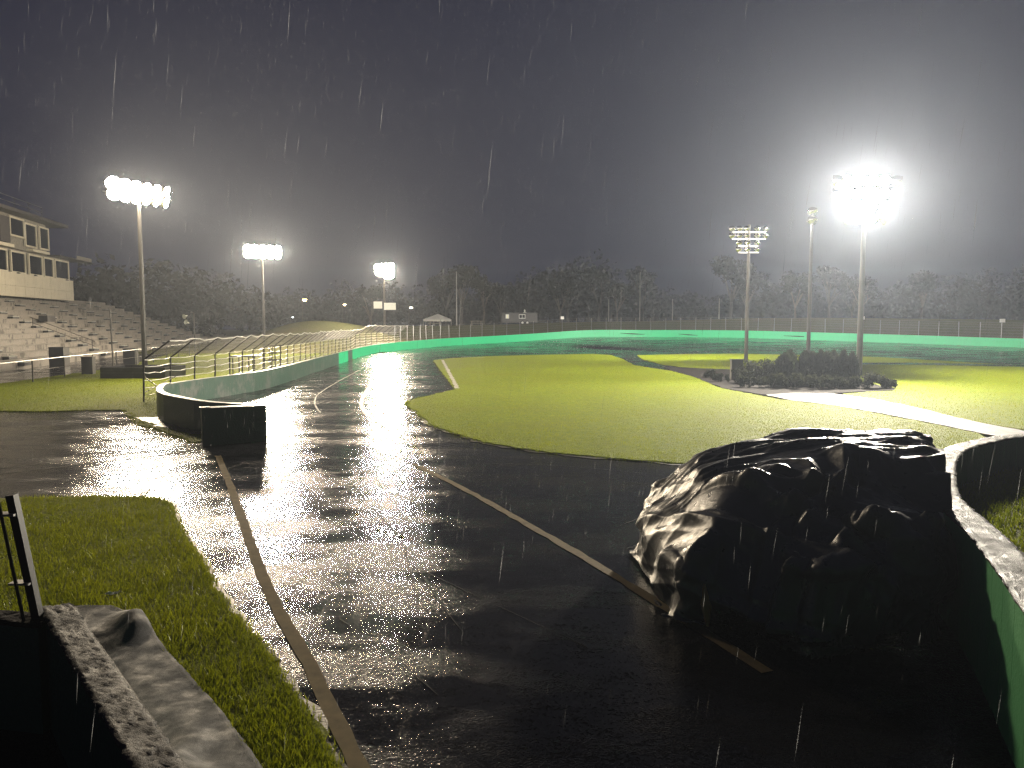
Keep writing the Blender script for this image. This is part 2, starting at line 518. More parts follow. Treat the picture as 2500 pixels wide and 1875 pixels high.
def axis(*segs):
    out = []
    for a, b, s in segs: out += list(np.arange(a, b, s))
    return np.array(out + [segs[-1][1]])

def grid_mesh(name, xs, ys, zf, mat, keep=None):
    X, Y = np.meshgrid(xs, ys, indexing='ij'); Z = zf(X, Y)
    nx, ny = X.shape
    idx = np.arange(nx * ny).reshape(nx, ny)
    F = np.stack([idx[:-1, :-1], idx[1:, :-1], idx[1:, 1:], idx[:-1, 1:]], -1).reshape(-1, 4)
    if keep is not None:
        cx = (X[:-1, :-1] + X[1:, 1:]) / 2; cy_ = (Y[:-1, :-1] + Y[1:, 1:]) / 2
        F = F[keep(cx, cy_).ravel()]
    return np_mesh(name, np.stack([X, Y, Z], -1).reshape(-1, 3), F, mat, smooth=True)

tag(grid_mesh('ground', axis((-330, -70, 20), (-70, 100, 1.0), (100, 330, 20)), axis((-40, 60, 4), (60, 140, 1.0), (140, 340, 10)),
              ground_z, M['outer_grass']), kind='structure')
tag(grid_mesh('race_track', axis((-48, 80, 1.0)), axis((-12, 116, 1.0)), lambda X, Y: bank_z(X, Y), M['track'],
              keep=lambda x, y: inside(INNER, x, y)), kind='structure')

def sheet(name, poly, z, mat, thick=0.0):
    """flat polygon laid on the ground, with a small vertical edge when thick > 0."""
    pts = [Vector((p[0], p[1], z)) for p in poly]
    tri = tessellate_polygon([pts])
    b = MB(); b.add(pts, [])
    area = sum(a[0] * c[1] - c[0] * a[1] for a, c in zip(poly, list(poly[1:]) + [poly[0]]))
    for t in tri:
        a, c, d = (pts[i] for i in t)
        up = (c - a).cross(d - a).z > 0
        b.f.append(tuple(t) if up else tuple(reversed(t)))
    if thick:
        n = len(pts); low = [Vector((p.x, p.y, z - thick)) for p in pts]
        b.v.extend([tuple(p) for p in low])
        for i in range(n):
            j = (i + 1) % n
            f = (i, j, n + j, n + i)
            b.f.append(f if area < 0 else tuple(reversed(f)))
    return tag(b.build(name, mat), kind='structure')

def ragged(poly, step, amp, seed):
    """resample a closed outline and roughen it sideways."""
    r = np.random.default_rng(seed)
    pts = resample([Vector((*p[:2], 0)) for p in list(poly) + [poly[0]]], step)[:-1]
    return [(p.x + r.normal(0, amp), p.y + r.normal(0, amp)) for p in pts]

ARC = [(-7.75, 18.9), (-6.9, 19.2), (-6.16, 19.28), (-5.28, 19.0), (-3.86, 18.34), (-2.2, 17.6), (-0.06, 17.0), (2.08, 16.6), (3.2, 16.33)]
PIT = ARC + [(4.2, 15.9), (5.6, 15.4), (8, 15.5), (10.5, 16.8), (12.3, 19.2), (14, 21), (30, 20), (45, 14), (45, -11), (-47, -11),
             (-47, 26), (-16, 25.5), (-13.4, 26.6), (-11.4, 24.2), (-9.2, 21.0)]
sheet('pit_road', PIT, 0.004, M['pit'])

LAWN_A = [(-6.35, 62.0), (-5.39, 54.9), (-2.55, 34.6), (-3.5, 31.1), (-4.02, 29.3), (-3.7, 27.4), (-3.23, 25.9), (-2.39, 22.4), (-1.3, 20.2), (-0.53, 18.9),
          (0.79, 17.62), (2.0, 16.94), (3.13, 16.38), (4.19, 15.84), (5.55, 15.34), (8, 15.3), (10.5, 16.9), (12.2, 19.3), (12.6, 20.7),
          (12.4, 22.9), (12.1, 25.2), (11.6, 27.6), (10.6, 29.6), (10.2, 31.7), (9.6, 35.1), (10.1, 42.6), (9.95, 48), (8.64, 54.3),
          (9.2, 64), (9.2, 72), (7.9, 74.6), (3, 72.6), (-1.84, 69.6), (-5.2, 65.35)]
LAWN_B = [(11.6, 71.4), (10.7, 63.3), (10.9, 55.5), (12, 50.4), (14.2, 49.3), (15.9, 45.2), (17.3, 40), (17.6, 35.4), (16.8, 33.7), (15.5, 33.2), (13.6, 32.3),
          (14.3, 29.6), (14.2, 26.2), (14, 23.2), (14.2, 21.2), (30, 20), (50, 25), (52, 40), (46, 48), (35.9, 53.9), (32, 67.9), (27, 72), (21.9, 75.1), (16, 74)]
LAWN_N = [(-14.5, 12.6), (-8.56, 12.9), (-7.21, 13.04), (-6.38, 12.97), (-5.92, 12.83), (-5.55, 12.4), (-5.2, 11.7), (-4.6, 10.6), (-3.84, 9.37), (-3.29, 8.38), (-2.75, 7.55),
          (-2.3, 6.9), (-1.87, 6.18), (-1.49, 5.58), (-1.18, 4.98), (-0.75, 4.1), (-0.5, 3.2), (-1.4, 2.9), (-2.6, 4.6), (-3.6, 5.9), (-14.5, 7.2)]
LAWN_L = [(-31, 24.5), (-17.5, 26.0), (-15.85, 25.9), (-14.4, 26.3), (-13.4, 26.45), (-12.0, 24.2), (-10.9, 22.4), (-9.4, 20.8), (-7.9, 19.0), (-7.5, 19.6),
          (-8.2, 21.0), (-9.6, 22.4), (-10.8, 23.8), (-11.8, 25.7), (-12.4, 27.5), (-12.2, 30), (-11.8, 32.5), (-11.5, 36.5), (-12.5, 51), (-13.9, 76.5),
          (-34, 78), (-29.5, 62), (-26.6, 52.5), (-25.9, 45), (-25.2, 37.8), (-26.5, 31)]
sheet('infield_lawn', ragged(LAWN_A, 0.22, 0.045, 1), 0.035, M['lawn'], 0.03)
sheet('infield_lawn', ragged(LAWN_B, 0.8, 0.05, 2), 0.035, M['lawn'], 0.03)
sheet('verge_lawn', ragged(LAWN_N, 0.09, 0.028, 3), 0.035, M['lawn_near'], 0.03)
sheet('verge_lawn', ragged(LAWN_L, 0.5, 0.05, 4), 0.03, M['lawn'], 0.025)
BED = [(9.95, 48), (10.1, 42.6), (9.7, 35.2), (10.3, 32.0), (12.4, 31.6), (13.6, 32.5), (15.5, 33.4), (16.9, 33.9), (17.7, 35.5), (17.4, 40), (16.0, 45), (14.2, 49.0), (11.8, 51), (10.3, 52)]
sheet('planting_bed', ragged(BED, 0.6, 0.06, 5), 0.045, M['soil'], 0.03)
PATH = [(10.5, 31.7), (10.7, 29.6), (11.65, 27.6), (12.15, 25.2), (12.45, 22.9), (12.65, 20.7), (12.7, 18.6), (14.4, 18.6), (14.1, 21.2), (13.95, 23.2), (14.15, 26.2), (14.2, 29.6), (13.5, 32.3), (12.0, 32.6)]
sheet('footpath', ragged(PATH, 0.4, 0.03, 6), 0.050, M['path'], 0.02)
sheet('infield_road', [(25.5, 57.5), (30, 57.8), (36.6, 55.2), (42, 52), (40, 49.2), (34, 52.6), (29, 54.8), (25.3, 55.2)], 0.041, M['track'])
sheet('mud_patch', ragged([(-11.9, 24.2), (-11.2, 24.2), (-9.9, 22.5), (-8.2, 20.9), (-7.75, 19.9), (-8.7, 20.6), (-10.2, 22.0)], 0.25, 0.05, 8), 0.037, M['mud'])

def strip(name, pts, width, z, mat, jitter=0.0, seed=0, widths=None):
    """a painted or poured line following points on the ground."""
    r = np.random.default_rng(seed)
    P = resample(catmull([Vector((p[0], p[1], 0)) for p in pts], 6), 0.25)
    b = MB(); vs = []; n = len(P)
    for i, p in enumerate(P):
        d = (P[min(i + 1, n - 1)] - P[max(i - 1, 0)]).normalized(); s = Vector((-d.y, d.x, 0))
        w = (width if widths is None else widths[0] + (widths[1] - widths[0]) * i / (n - 1)) / 2
        zb = z + float(bank_z(np.array([p.x]), np.array([p.y]))[0])
        vs += [(*(p + s * (w + r.normal(0, jitter)))[:2], zb), (*(p - s * (w + r.normal(0, jitter)))[:2], zb)]
    b.add(vs, [(2 * i, 2 * i + 1, 2 * i + 3, 2 * i + 2) for i in range(n - 1)])
    return tag(b.build(name, mat), kind='structure')

strip('painted_line', [(-6.66, 17.24), (-5.6, 14.9), (-4.71, 12.9), (-3.61, 10.39), (-2.64, 8.24), (-1.77, 6.52), (-1.04, 4.98), (-0.4, 3.6)], 0.13, 0.012, M['line'], 0.006, 1)
strip('painted_line', [(-2.1, 16.2), (-0.82, 13.62), (0.64, 10.33), (1.5, 8.2), (2.2, 6.4)], 0.13, 0.012, M['line'], 0.008, 2)
strip('lane_line', [(-10.07, 69.45), (-8.7, 54.3), (-6.72, 36.38), (-6.0, 30.73), (-5.36, 27.33), (-4.56, 24.6), (-3.53, 21.86)], 0.16, 0.012, M['pale_line'], 0.01, 3)
strip('lane_line', [(-9.77, 48.95), (-8.9, 39), (-8.24, 32.77), (-7.6, 29.5), (-6.99, 27.33), (-6.4, 25.6)], 0.05, 0.010, M['pale_line'], 0.008, 4)
for i, pts in enumerate([[(-3.15, 16.38), (-2.29, 13.62), (-1.5, 11.11), (-1.2, 9.96)], [(-1.6, 10.86), (-1.33, 9.56), (-1.0, 8.1)],
                         [(-4.03, 16.94), (-2.49, 12.9), (-1.6, 10.62), (-0.93, 8.53), (-0.47, 7.23)], [(-1.45, 9.6), (-0.9, 8.9), (-0.1, 7.9), (0.7, 6.9)],
                         [(-1.75, 7.6), (-1.2, 6.9), (-0.6, 6.0)], [(-0.9, 16.3), (1.0, 16.0), (2.6, 15.2)], [(1.6, 11.2), (2.3, 12.0), (3.1, 12.4)],
                         [(-4.9, 14.9), (-3.4, 15.2), (-2.4, 15.0)], [(-8.9, 15.3), (-7.2, 15.5), (-5.9, 15.6)]]):
    strip('tar_seam', pts, 0.009, 0.009, M['tar'], 0.004, 20 + i)
for i, pts in enumerate([[(-11.2, 14.2), (-9.0, 16.3), (-7.6, 17.7)], [(-11.6, 14.6), (-9.4, 16.9), (-7.9, 18.3)]]):
    strip('tyre_rut', pts, 0.07, 0.008, M['tar'], 0.012, 40 + i)
for i, (a, b_) in enumerate([((-4.5, 68), (-2.3, 66.5)), ((-5.6, 62), (-2.5, 35))]):
    strip('pale_edging', [a, ((a[0] + b_[0]) / 2, (a[1] + b_[1]) / 2), b_], 0.2, 0.04, M['pale_line'], 0.03, 50 + i)
strip('muddy_edge', [p for p in LAWN_A[5:15]], 0.16, 0.014, M['mud_dark'], 0.05, 55)
strip('muddy_edge', [p for p in LAWN_N[4:17]], 0.10, 0.014, M['mud_dark'], 0.03, 56)
# loose skid marks lying along the bend
for i in range(0, 16, 3):
    r = 0.3 + 0.12 * i
    pts = [(-8.6 + 0.42 * i + RNG.normal(0, .15), 27 + RNG.normal(0, 1)), (-7.2 + 0.40 * i, 23.4 + RNG.normal(0, .4)), (-4.8 + 0.36 * i, 20.6 - 0.06 * i), (-1.5 + 0.3 * i, 18.6 - 0.10 * i)]
    if inside(LAWN_A, np.array([p[0] for p in pts]), np.array([p[1] for p in pts])).any(): continue
    strip('skid_mark', pts, 0.010 + 0.01 * RNG.random(), 0.009, M['tar'], 0.006, 60 + i)

# ------------------------------------------------------------------ outer wall of the track, panel by panel
def offset_line(P, off):
    out = []; n = len(P)
    for i, p in enumerate(P):
        d = (P[min(i + 1, n - 1)] - P[max(i - 1, 0)]); d.z = 0; d.normalize()
        out.append(p + Vector((-d.y, d.x, 0)) * off)
    return out

def wall_panels(root, line, thick, height, step, mats, name='panel', gap=0.004, sub=3, depth=0.4):
    """split a wall along its line into panels standing side by side; mats(i, mid) -> inner, outer, top."""
    fine = resample(line, step / sub)
    outer = offset_line(fine, thick)
    objs = []
    for i in range(0, len(fine) - 1, sub):
        a = fine[i:i + sub + 1]; o = outer[i:i + sub + 1]
        if len(a) < 2: break
        b = MB(); k = len(a)
        hh = height if not callable(height) else height(a[0])
        a = [Vector(p) for p in a]; o = [Vector(p) for p in o]
        t = (a[1] - a[0]).normalized() * gap; a[0] += t; o[0] += t
        vs = []
        for p, q in zip(a, o):
            vs += [(p.x, p.y, p.z - depth), (p.x, p.y, p.z + hh), (q.x, q.y, p.z + hh), (q.x, q.y, p.z - depth)]
        fs = []; mi = []
        for j in range(k - 1):
            s = 4 * j; e = 4 * (j + 1)
            fs += [(s, s + 1, e + 1, e), (s + 1, s + 2, e + 2, e + 1), (s + 2, s + 3, e + 3, e + 2)]; mi += [0, 2, 1]
        fs += [(0, 3, 2, 1), (4 * (k - 1), 4 * (k - 1) + 1, 4 * (k - 1) + 2, 4 * (k - 1) + 3)]; mi += [1, 1]
        b.add(vs, fs)
        ob = b.build(name, None, root)
        for m in mats(i // sub, a[0]): ob.data.materials.append(m)
        ob.data.polygons.foreach_set('material_index', mi)
        objs.append(ob)
    return objs

track_wall = thing('track_wall', 'long low concrete wall curving round the outside of the race track, painted bright green along the far bend', 'wall', (-6.6, 20.1, 0))
def wmats(i, p):
    if p.x > 0 or p.y > 72: inner = M['wall_green']
    elif p.y > 56: inner = M['wall_green'] if (i % 3 or p.y > 64) else M['wall_worn']
    else: inner = M['wall_worn']
    return inner, M['wall_dark'], M['cap']  # outer face: shade of the unlit side put into a darker green
def wh(p):
    return 0.88 if p.y < 26 and p.x < 0 else 0.84 + 0.16 * float(sstep(np.array(p.y), 70, 100)) if p.x < 0 else 1.0
wall_panels(track_wall, WALL_S, 0.20, wh, 2.4, wmats)
# scuffs on the far wall, tyre rubber left by cars
for (x, y, z, w) in [(17.4, 111.8, 0.45, 1.7), (24.8, 109.0, 0.35, 1.3), (37.5, 101.3, 0.4, 1.9)]:
    d, zz = dist_line(far_line, np.array([x]), np.array([y]))
    b = MB(); b.tube([(x - w, y - 0.2, zz[0] + z + 0.1), (x, y - 0.25, zz[0] + z + 0.02), (x + w, y - 0.75, zz[0] + z - 0.08)], [0.02, 0.06, 0.02], 5)
    b.build('rubber_scuff', M['tar'], track_wall)

end_block = thing('end_block', 'dark green concrete block at the near end of the track wall', 'barrier', (-6.9, 19.0, 0))
ax = Vector((1.32, 0.72, 0)).normalized(); ay = Vector((-ax.y, ax.x, 0))
A0 = Vector((-7.55, 18.62, 0)); 
b = MB(); c = A0 + ax * 0.76 + ay * 0.15
b.box((c.x, c.y, 0.455), (0.76, 0.15, 0.455), ax)
o = b.build('body', M['wall_dark'], end_block)
bv = o.modifiers.new('edge', 'BEVEL'); bv.width = 0.015; bv.segments = 2
b = MB(); b.box((c.x, c.y, 0.925), (0.77, 0.155, 0.012), ax); b.build('cap', M['cap'], end_block)
b = MB(); q = A0 + ax * 0.08 + ay * 0.12; b.box((q.x, q.y, 0.945), (0.12, 0.10, 0.008), ax); b.build('bracket_plate', M['galv'], end_block)

# ------------------------------------------------------------------ block wall that curls round behind the tarp
def coping(name, left, right, z0, z1, mat, parent, step=0.05, across=10, amp=0.012, seed=3):
    L = resample(left, step); R = resample(right, (sum((b - a).length for a, b in zip(right, right[1:]))) / (len(L) - 1))
    n = min(len(L), len(R)); r = np.random.default_rng(seed)
    P = np.zeros((n, across + 3, 3))
    for i in range(n):
        for j in range(across + 1):
            p = L[i].lerp(R[i], j / across)
            P[i, j + 1] = (p.x, p.y, z1 + r.normal(0, amp * 0.45) + amp * math.sin(i * 0.9 + j) * 0.3 - (0.012 if j in (0, across) else 0))
        P[i, 0] = (*P[i, 1, :2], z0); P[i, -1] = (*P[i, -2, :2], z0)
        jit = r.normal(0, 0.006, 2); P[i, 0, :2] += jit; P[i, 1, :2] += jit
        jit = r.normal(0, 0.008, 2); P[i, -1, :2] += jit; P[i, -2, :2] += jit
    k = across + 3; idx = np.arange(n * k).reshape(n, k)
    F = np.stack([idx[:-1, :-1], idx[:-1, 1:], idx[1:, 1:], idx[1:, :-1]], -1).reshape(-1, 4)
    o = np_mesh(name, P.reshape(-1, 3) - np.array(origin_of(parent)), F, mat, parent, smooth=False)
    return o

RW_L = [(2.45, 2.65), (2.95, 3.8), (3.43, 5.04), (3.77, 5.87), (4.15, 6.86), (4.39, 7.66), (4.66, 8.45), (5.17, 9.43), (5.92, 10.7), (6.65, 11.7), (7.44, 12.4), (8.2, 12.95), (9.0, 13.25), (10.7, 13.65), (13.5, 13.8)]
rwl = catmull([(x, y, 0) for x, y in RW_L], 6)
rwr = offset_line(rwl, -0.30)
pit_wall = thing('pit_wall', 'curved green block wall with a rough wet top, curling round behind the black tarp', 'wall', (3.0, 5.0, 0))
wall_panels(pit_wall, rwr, 0.30, 1.07, 0.40, lambda i, p: (M['wall_dark'], M['wall_near'], M['coping']), name='block_pier', gap=0.006, sub=2, depth=0.02)
coping('coping', rwl, rwr, 1.071, 1.10, M['coping'], pit_wall, amp=0.007)
rb = offset_line(rwl, -0.15)
BANK = [(p.x, p.y) for p in rb] + [(16, 13.6), (18, 6), (15, 0), (2.6, 0.5)]
sheet('raised_lawn', BANK, 0.55, M['lawn_near'], 0.54)

# ------------------------------------------------------------------ low wall in the left corner
LW_R = [(-3.37, 5.76, 0), (-2.71, 4.94, 0), (-1.57, 3.57, 0), (-0.95, 2.80, 0)]
LW_L = [(-3.60, 5.70, 0), (-2.95, 4.92, 0), (-1.80, 3.53, 0), (-1.15, 2.72, 0)]
corner_wall = thing('corner_wall', 'low dark block wall with a rough wet pale top in the near left corner', 'wall', (-2.6, 4.7, 0))
lwr = [Vector(p) for p in LW_R]
wall_panels(corner_wall, resample([Vector(p) for p in LW_L], 0.3), 0.22, 0.82, 0.6, lambda i, p: (M['wall_dark'], M['wall_dark'], M['coping']), name='block_pier', sub=2, depth=0.02)
coping('coping', [Vector(p) for p in LW_L], lwr, 0.821, 0.855, M['coping'], corner_wall, step=0.03, amp=0.007, seed=8)
side_wall = thing('side_wall', 'dark low wall running off to the left behind the leaning post', 'wall', (-4.6, 5.8, 0))
sw = [Vector((-3.38, 5.62, 0)), Vector((-5.2, 5.98, 0)), Vector((-7.5, 6.45, 0))]
wall_panels(side_wall, resample(sw, 0.3), 0.22, 0.80, 0.6, lambda i, p: (M['wall_dark'], M['wall_dark'], M['coping']), name='block_pier', sub=2, depth=0.02)
coping('coping', [Vector((p.x, p.y, 0)) for p in sw], offset_line(sw, 0.22), 0.801, 0.825, M['soil'], side_wall, step=0.05, amp=0.008, seed=9)
# ------------------------------------------------------------------ floodlights
def floodlight_meshes(lit):
    k = MB()      # bowl, lens towards +Z
    k.lathe((0, 0, 0), [(0.05, -0.44), (0.11, -0.42), (0.13, -0.36), (0.215, -0.27), (0.25, -0.16), (0.262, 0.04), (0.247, 0.04), (0.238, -0.15), (0.20, -0.25), (0.0, -0.33)], 14)
    bowl = k.mesh('floodlight', M['alum'], smooth=True)
    k = MB(); n = 12
    k.add([(0, 0, -0.085)] + [(0.236 * math.cos(2 * math.pi * i / n), 0.236 * math.sin(2 * math.pi * i / n), -0.09) for i in range(n)], [(0, 1 + i, 1 + (i + 1) % n) for i in range(n)])
    lens = k.mesh('lens', M['lens'])
    k = MB(); k.lathe((0, 0, -0.08), [(0.0, 0.0), (0.05, 0.01), (0.06, 0.05), (0.035, 0.08), (0, 0.085)], 8)
    bulb = k.mesh('bulb', M['white_paint'], smooth=True)
    k = MB(); k.tube([(-0.27, 0, -0.05), (-0.27, -0.05, -0.28), (0.27, -0.05, -0.28), (0.27, 0, -0.05)], 0.015, 5)
    yoke = k.mesh('yoke', M['galv'])
    return bowl, lens, bulb, yoke
FL_BOWL, FL_LENS, FL_BULB, FL_YOKE = floodlight_meshes(True)
def lens_of(m):
    c = FL_LENS.copy(); c.materials[0] = M[m]
    if m in ('lens_stand', 'lens_bend'):                 # these have a flush, slightly domed glass
        for v_ in c.vertices: v_.co = (v_.co.x * 1.08, v_.co.y * 1.08, v_.co.z + 0.18)
    return c
FL_LENS_FAR, FL_LENS_STAND, FL_LENS_BEND = lens_of('lens_far'), lens_of('lens_stand'), lens_of('lens_bend')

def light_pole(label, base, height, r0, r1, rows, along, heads, group='floodlight poles round the track', lens_scale=1.0, lens=None):
    """rows: list of (z, half width); heads: list of (row, position -1..1, aim direction, lit)."""
    root = thing('floodlight_pole', label, 'floodlight', base, group)
    x, y, z = base
    b = MB(); n = 7
    b.tube([(x, y, z - 0.3 + (height + 0.3) * i / n) for i in range(n + 1)], [r0 + (r1 - r0) * i / n for i in range(n + 1)], 10)
    b.build('pole', M['pole'], root, smooth=True)
    al = Vector((along[0], along[1], 0)).normalized()
    for (rz, hw) in rows:
        b = MB(); b.box((x, y, rz), (hw, 0.05, 0.045), al); b.build('crossarm', M['galv'], root)
    for (ri, t, aim, lit) in heads:
        rz, hw = rows[ri]
        d = Vector(aim).normalized()
        p = Vector((x, y, rz + 0.26)) + al * hw * t + d * 0.12
        o = bpy.data.objects.new('floodlight', FL_BOWL); COL.objects.link(o); o.parent = root
        o.location = p - Vector(base)
        o.rotation_mode = 'QUATERNION'; o.rotation_quaternion = d.to_track_quat('Z', 'Y')
        o.scale = (lens_scale,) * 3
        for nm, me in ((('lens', FL_LENS) if lit else ('bulb', FL_BULB)), ('yoke', FL_YOKE)):
            c = bpy.data.objects.new(nm, lens if (lens and nm == 'lens') else me); COL.objects.link(c); c.parent = o
    return root

def aim_at(src, dst): return (dst[0] - src[0], dst[1] - src[1], dst[2] - src[2])
z1 = 0.03
h = []
for i, t in enumerate((-0.95, -0.57, -0.19, 0.19, 0.57, 0.95)):
    h.append((0, t, aim_at((-20.3, 42.6, 10), (-4 + 2 * i, 22 + 5 * i, 0)), True))
    h.append((1, t, aim_at((-20.3, 42.6, 10), (0 + 2 * i, 26 + 5 * i, 0)), True))
light_pole('lit floodlight pole rising from the dark timber planter in front of the grandstand', (-20.35, 42.6, z1), 10.6, 0.16, 0.09, [(10.12, 1.62), (9.62, 1.62)], (0.45, 0.89), h, lens_scale=1.45, lens=FL_LENS_STAND)
zb = gz(-26.04, 81)
h = []
for i, t in enumerate((-0.95, -0.5, 0, 0.5, 0.95)):
    h.append((0, t, aim_at((-26, 81, 10.5), (-6 + 3 * i, 30 + 5 * i, 0)), True))
    h.append((1, t, aim_at((-26, 81, 10.5), (-4 + 3 * i, 36 + 6 * i, 0)), True))
light_pole('lit floodlight pole beside the grassy mound, second bright lamp from the grandstand', (-26.04, 81, zb), 10.9 - zb, 0.15, 0.08, [(10.45, 1.5), (9.9, 1.5)], (0.93, 0.37), h, lens_scale=1.65, lens=FL_LENS_BEND)
zb = gz(-16.5, 100)
h = []
for i, t in enumerate((-0.9, -0.3, 0.3, 0.9)):
    h.append((0, t, aim_at((-16.5, 100, 9.8), (-4 + 4 * i, 40 + 6 * i, 0)), True))
    h.append((1, t * 0.9, aim_at((-16.5, 100, 9.8), (-2 + 4 * i, 48 + 6 * i, 0)), True))
h += [(2, 0.4, aim_at((-16.5, 100, 9.0), (8, 50, 0)), True), (2, 0.95, aim_at((-16.5, 100, 9.0), (3, 45, 0)), True)]
p3 = light_pole('lit floodlight pole with small sign boards, at the far left bend beyond the green wall', (-16.5, 100, zb), 10.4 - zb, 0.15, 0.08, [(9.95, 1.35), (9.4, 1.35), (8.9, 1.2)], (0.75, -0.66), h, lens_scale=1.85, lens=FL_LENS_BEND)
for dx, dz, w in ((-0.8, 3.62, 0.55), (0.75, 3.45, 0.75)):
    b = MB(); b.box((-16.5 + dx, 99.75, zb + dz), (w, 0.04, 0.45)); b.build('sign_board', M['white_paint'], p3)
b = MB(); b.box((-16.4, 99.9, zb + 0.45), (1.4, 0.5, 0.55)); b.build('equipment_box', M['concrete'], p3)
# the pole out on the infield, its head a cluster of four rows
rows = [(10.72, 1.75), (10.02, 1.75), (9.32, 1.0), (8.62, 1.0)]
h = []
src = (19.9, 44, 10)
for ri, ts in ((0, (-0.95, -0.55, -0.15, 0.25, 0.6)), (1, (-0.95, -0.55, -0.15, 0.25, 0.6)), (2, (-0.95, -0.3, 0.35)), (3, (-0.95, -0.3, 0.35))):
    for i, t in enumerate(ts):
        tgt = [(-42, 78, 7), (-12, 24, 0), (-3, 12, 0), (5, 13, 0), (12, 13, 0)][i % 5] if ri != 2 else [(-22, 44, 1), (-4, 13, 0), (8, 13, 0)][i % 3]
        h.append((ri, t, aim_at(src, tgt), True))
for ri, t in ((0, 1.05), (1, 1.05), (2, 1.1), (3, 1.1)):
    h.append((ri, t, (1, -0.22, -0.32), True))
light_pole('tall floodlight pole with the brightest lamp cluster, among low bushes on the infield', (19.87, 44, 0), 11.2, 0.18, 0.10, rows, (1, 0.05), h, lens_scale=1.2)
rows = [(9.75, 1.25), (9.25, 1.25), (8.72, 0.75), (8.25, 0.75)]
src = (17.65, 58, 9); h = []
for ri, ts in ((0, (-1, -0.55, -0.12, 0.5, 1)), (1, (-1, -0.55, -0.12, 0.5, 1)), (2, (-0.95, -0.1, 0.85)), (3, (-0.95, -0.1, 0.85))):
    for i, t in enumerate(ts):
        h.append((ri, t, (0.5 * t - 0.25, 1, -0.02), True))
light_pole('floodlight pole with a dim cluster of glinting lamps seen from behind, over the infield bushes', (17.65, 58, 0), 10.3, 0.15, 0.09, rows, (1, 0.0), h, lens_scale=0.85, lens=FL_LENS_FAR)
rows = [(10.7, 0.5), (10.1, 0.5)]
src = (21.55, 56, 10.4); h = []
for ri in (0, 1):
    for i, t in enumerate((-1.0, -0.1, 0.9)):
        h.append((ri, t, aim_at(src, (-12 + 34 * i, 106 - 5 * i, 0)), True))
        h.append((ri, t * 0.8 + 0.1, aim_at(src, (2 + 30 * i, 92 - 6 * i, 0)), True))
light_pole('floodlight pole rising behind the tall dark conifers, its lamps turned away to the far bend', (21.55, 56, 0), 11.0, 0.15, 0.09, rows, (0.35, 0.94), h, lens_scale=1.1, lens=FL_LENS_FAR)

# planter round the first pole
pl = thing('pole_planter', 'dark timber planter box round the foot of the grandstand floodlight pole', 'planter', (-20.4, 42.6, 0))
for s in (-1, 1):
    for k in range(2):
        b = MB(); b.box((-20.4, 42.6 + s * 1.25, 0.18 + 0.30 * k), (1.75, 0.06, 0.145)); b.build('plank', M['black_box'], pl)
        b = MB(); b.box((-20.4 + s * 1.69, 42.6, 0.18 + 0.30 * k), (0.06, 1.18, 0.145)); b.build('plank', M['black_box'], pl)
b = MB(); b.box((-20.4, 42.6, 0.26), (1.6, 1.15, 0.24)); b.build('earth', M['soil'], pl)

# ------------------------------------------------------------------ grandstand
RD = Vector((-0.187, 0.982, 0)).normalized()          # along the rows, away from the camera
BK = Vector((-RD.y, RD.x, 0))                          # up the stand
F0 = Vector((-33.0, 54.8, 0))
RUN, RISE = 0.88, 0.385
stand = thing('grandstand', 'wide stepped concrete grandstand with stained seating rows at the left', 'grandstand', tuple(F0))
def stand_pt(s, t, z): return F0 + RD * s + BK * t + Vector((0, 0, z))
S0, S1 = -34.0, 62.0
aisles = [-20.5, -4.5, 11.5, 19.6, 27.6, 35.6, 43.6, 51.6]
NR = 14
for k in range(NR):
    z1_ = 0.62 + RISE * k
    b = MB(); c = stand_pt((S0 + S1) / 2, RUN * k + RUN * 0.62, z1_ / 2 + 0.0)
    end_cut = 0.9 * k
    half = (S1 - S0 - end_cut) / 2
    c = stand_pt(S0 + half, RUN * k + RUN * 0.75, z1_ / 2)
    b.box((c.x, c.y, z1_ / 2 - 0.1), (half, RUN * 0.75, z1_ / 2 + 0.1), RD)
    b.build('seating_row', M['stained'], stand)
    b = MB(); c2 = stand_pt(S0 + half, RUN * k + 0.11, z1_ + 0.03)
    b.box(tuple(c2), (half - 0.3, 0.16, 0.028), RD)
    b.build('seat_plank', M['concrete'], stand)
    for s in aisles:
        if s > S1 - end_cut - 2: continue
        b = MB(); c = stand_pt(s, RUN * k - 0.22, z1_ - RISE / 2)
        b.box((c.x, c.y, z1_ - RISE * 0.75), (0.62, 0.2, RISE * 0.25), RD)
        o = b.build('aisle_step', M['black_box'], stand)
        b = MB(); b.box((c.x, c.y, z1_ - RISE * 0.5 + 0.025), (0.62, 0.2, 0.022), RD)
        b.build('tread', M['cap'], o)
for s in (-24.0, 9.0):
    b = MB()
    for t, z in ((0, 0.62), (4.4, 2.5)):
        p = stand_pt(s, t, z); b.tube([p, p + Vector((0, 0, 0.95))], 0.025, 5)
    b.tube([stand_pt(s, -0.2, 1.5), stand_pt(s, 4.6, 3.5)], 0.025, 5)
    b.tube([stand_pt(s, -0.2, 1.1), stand_pt(s, 4.6, 3.1)], 0.02, 5)
    b.build('handrail', M['dark_metal'], stand)
for s, t, z in ((15.2, 5.6, 3.4),):
    b = MB(); c = stand_pt(s, t, z); b.box(tuple(c), (0.9, 0.35, 0.28), RD); b.build('row_cabinet', M['roof_dark'], stand)

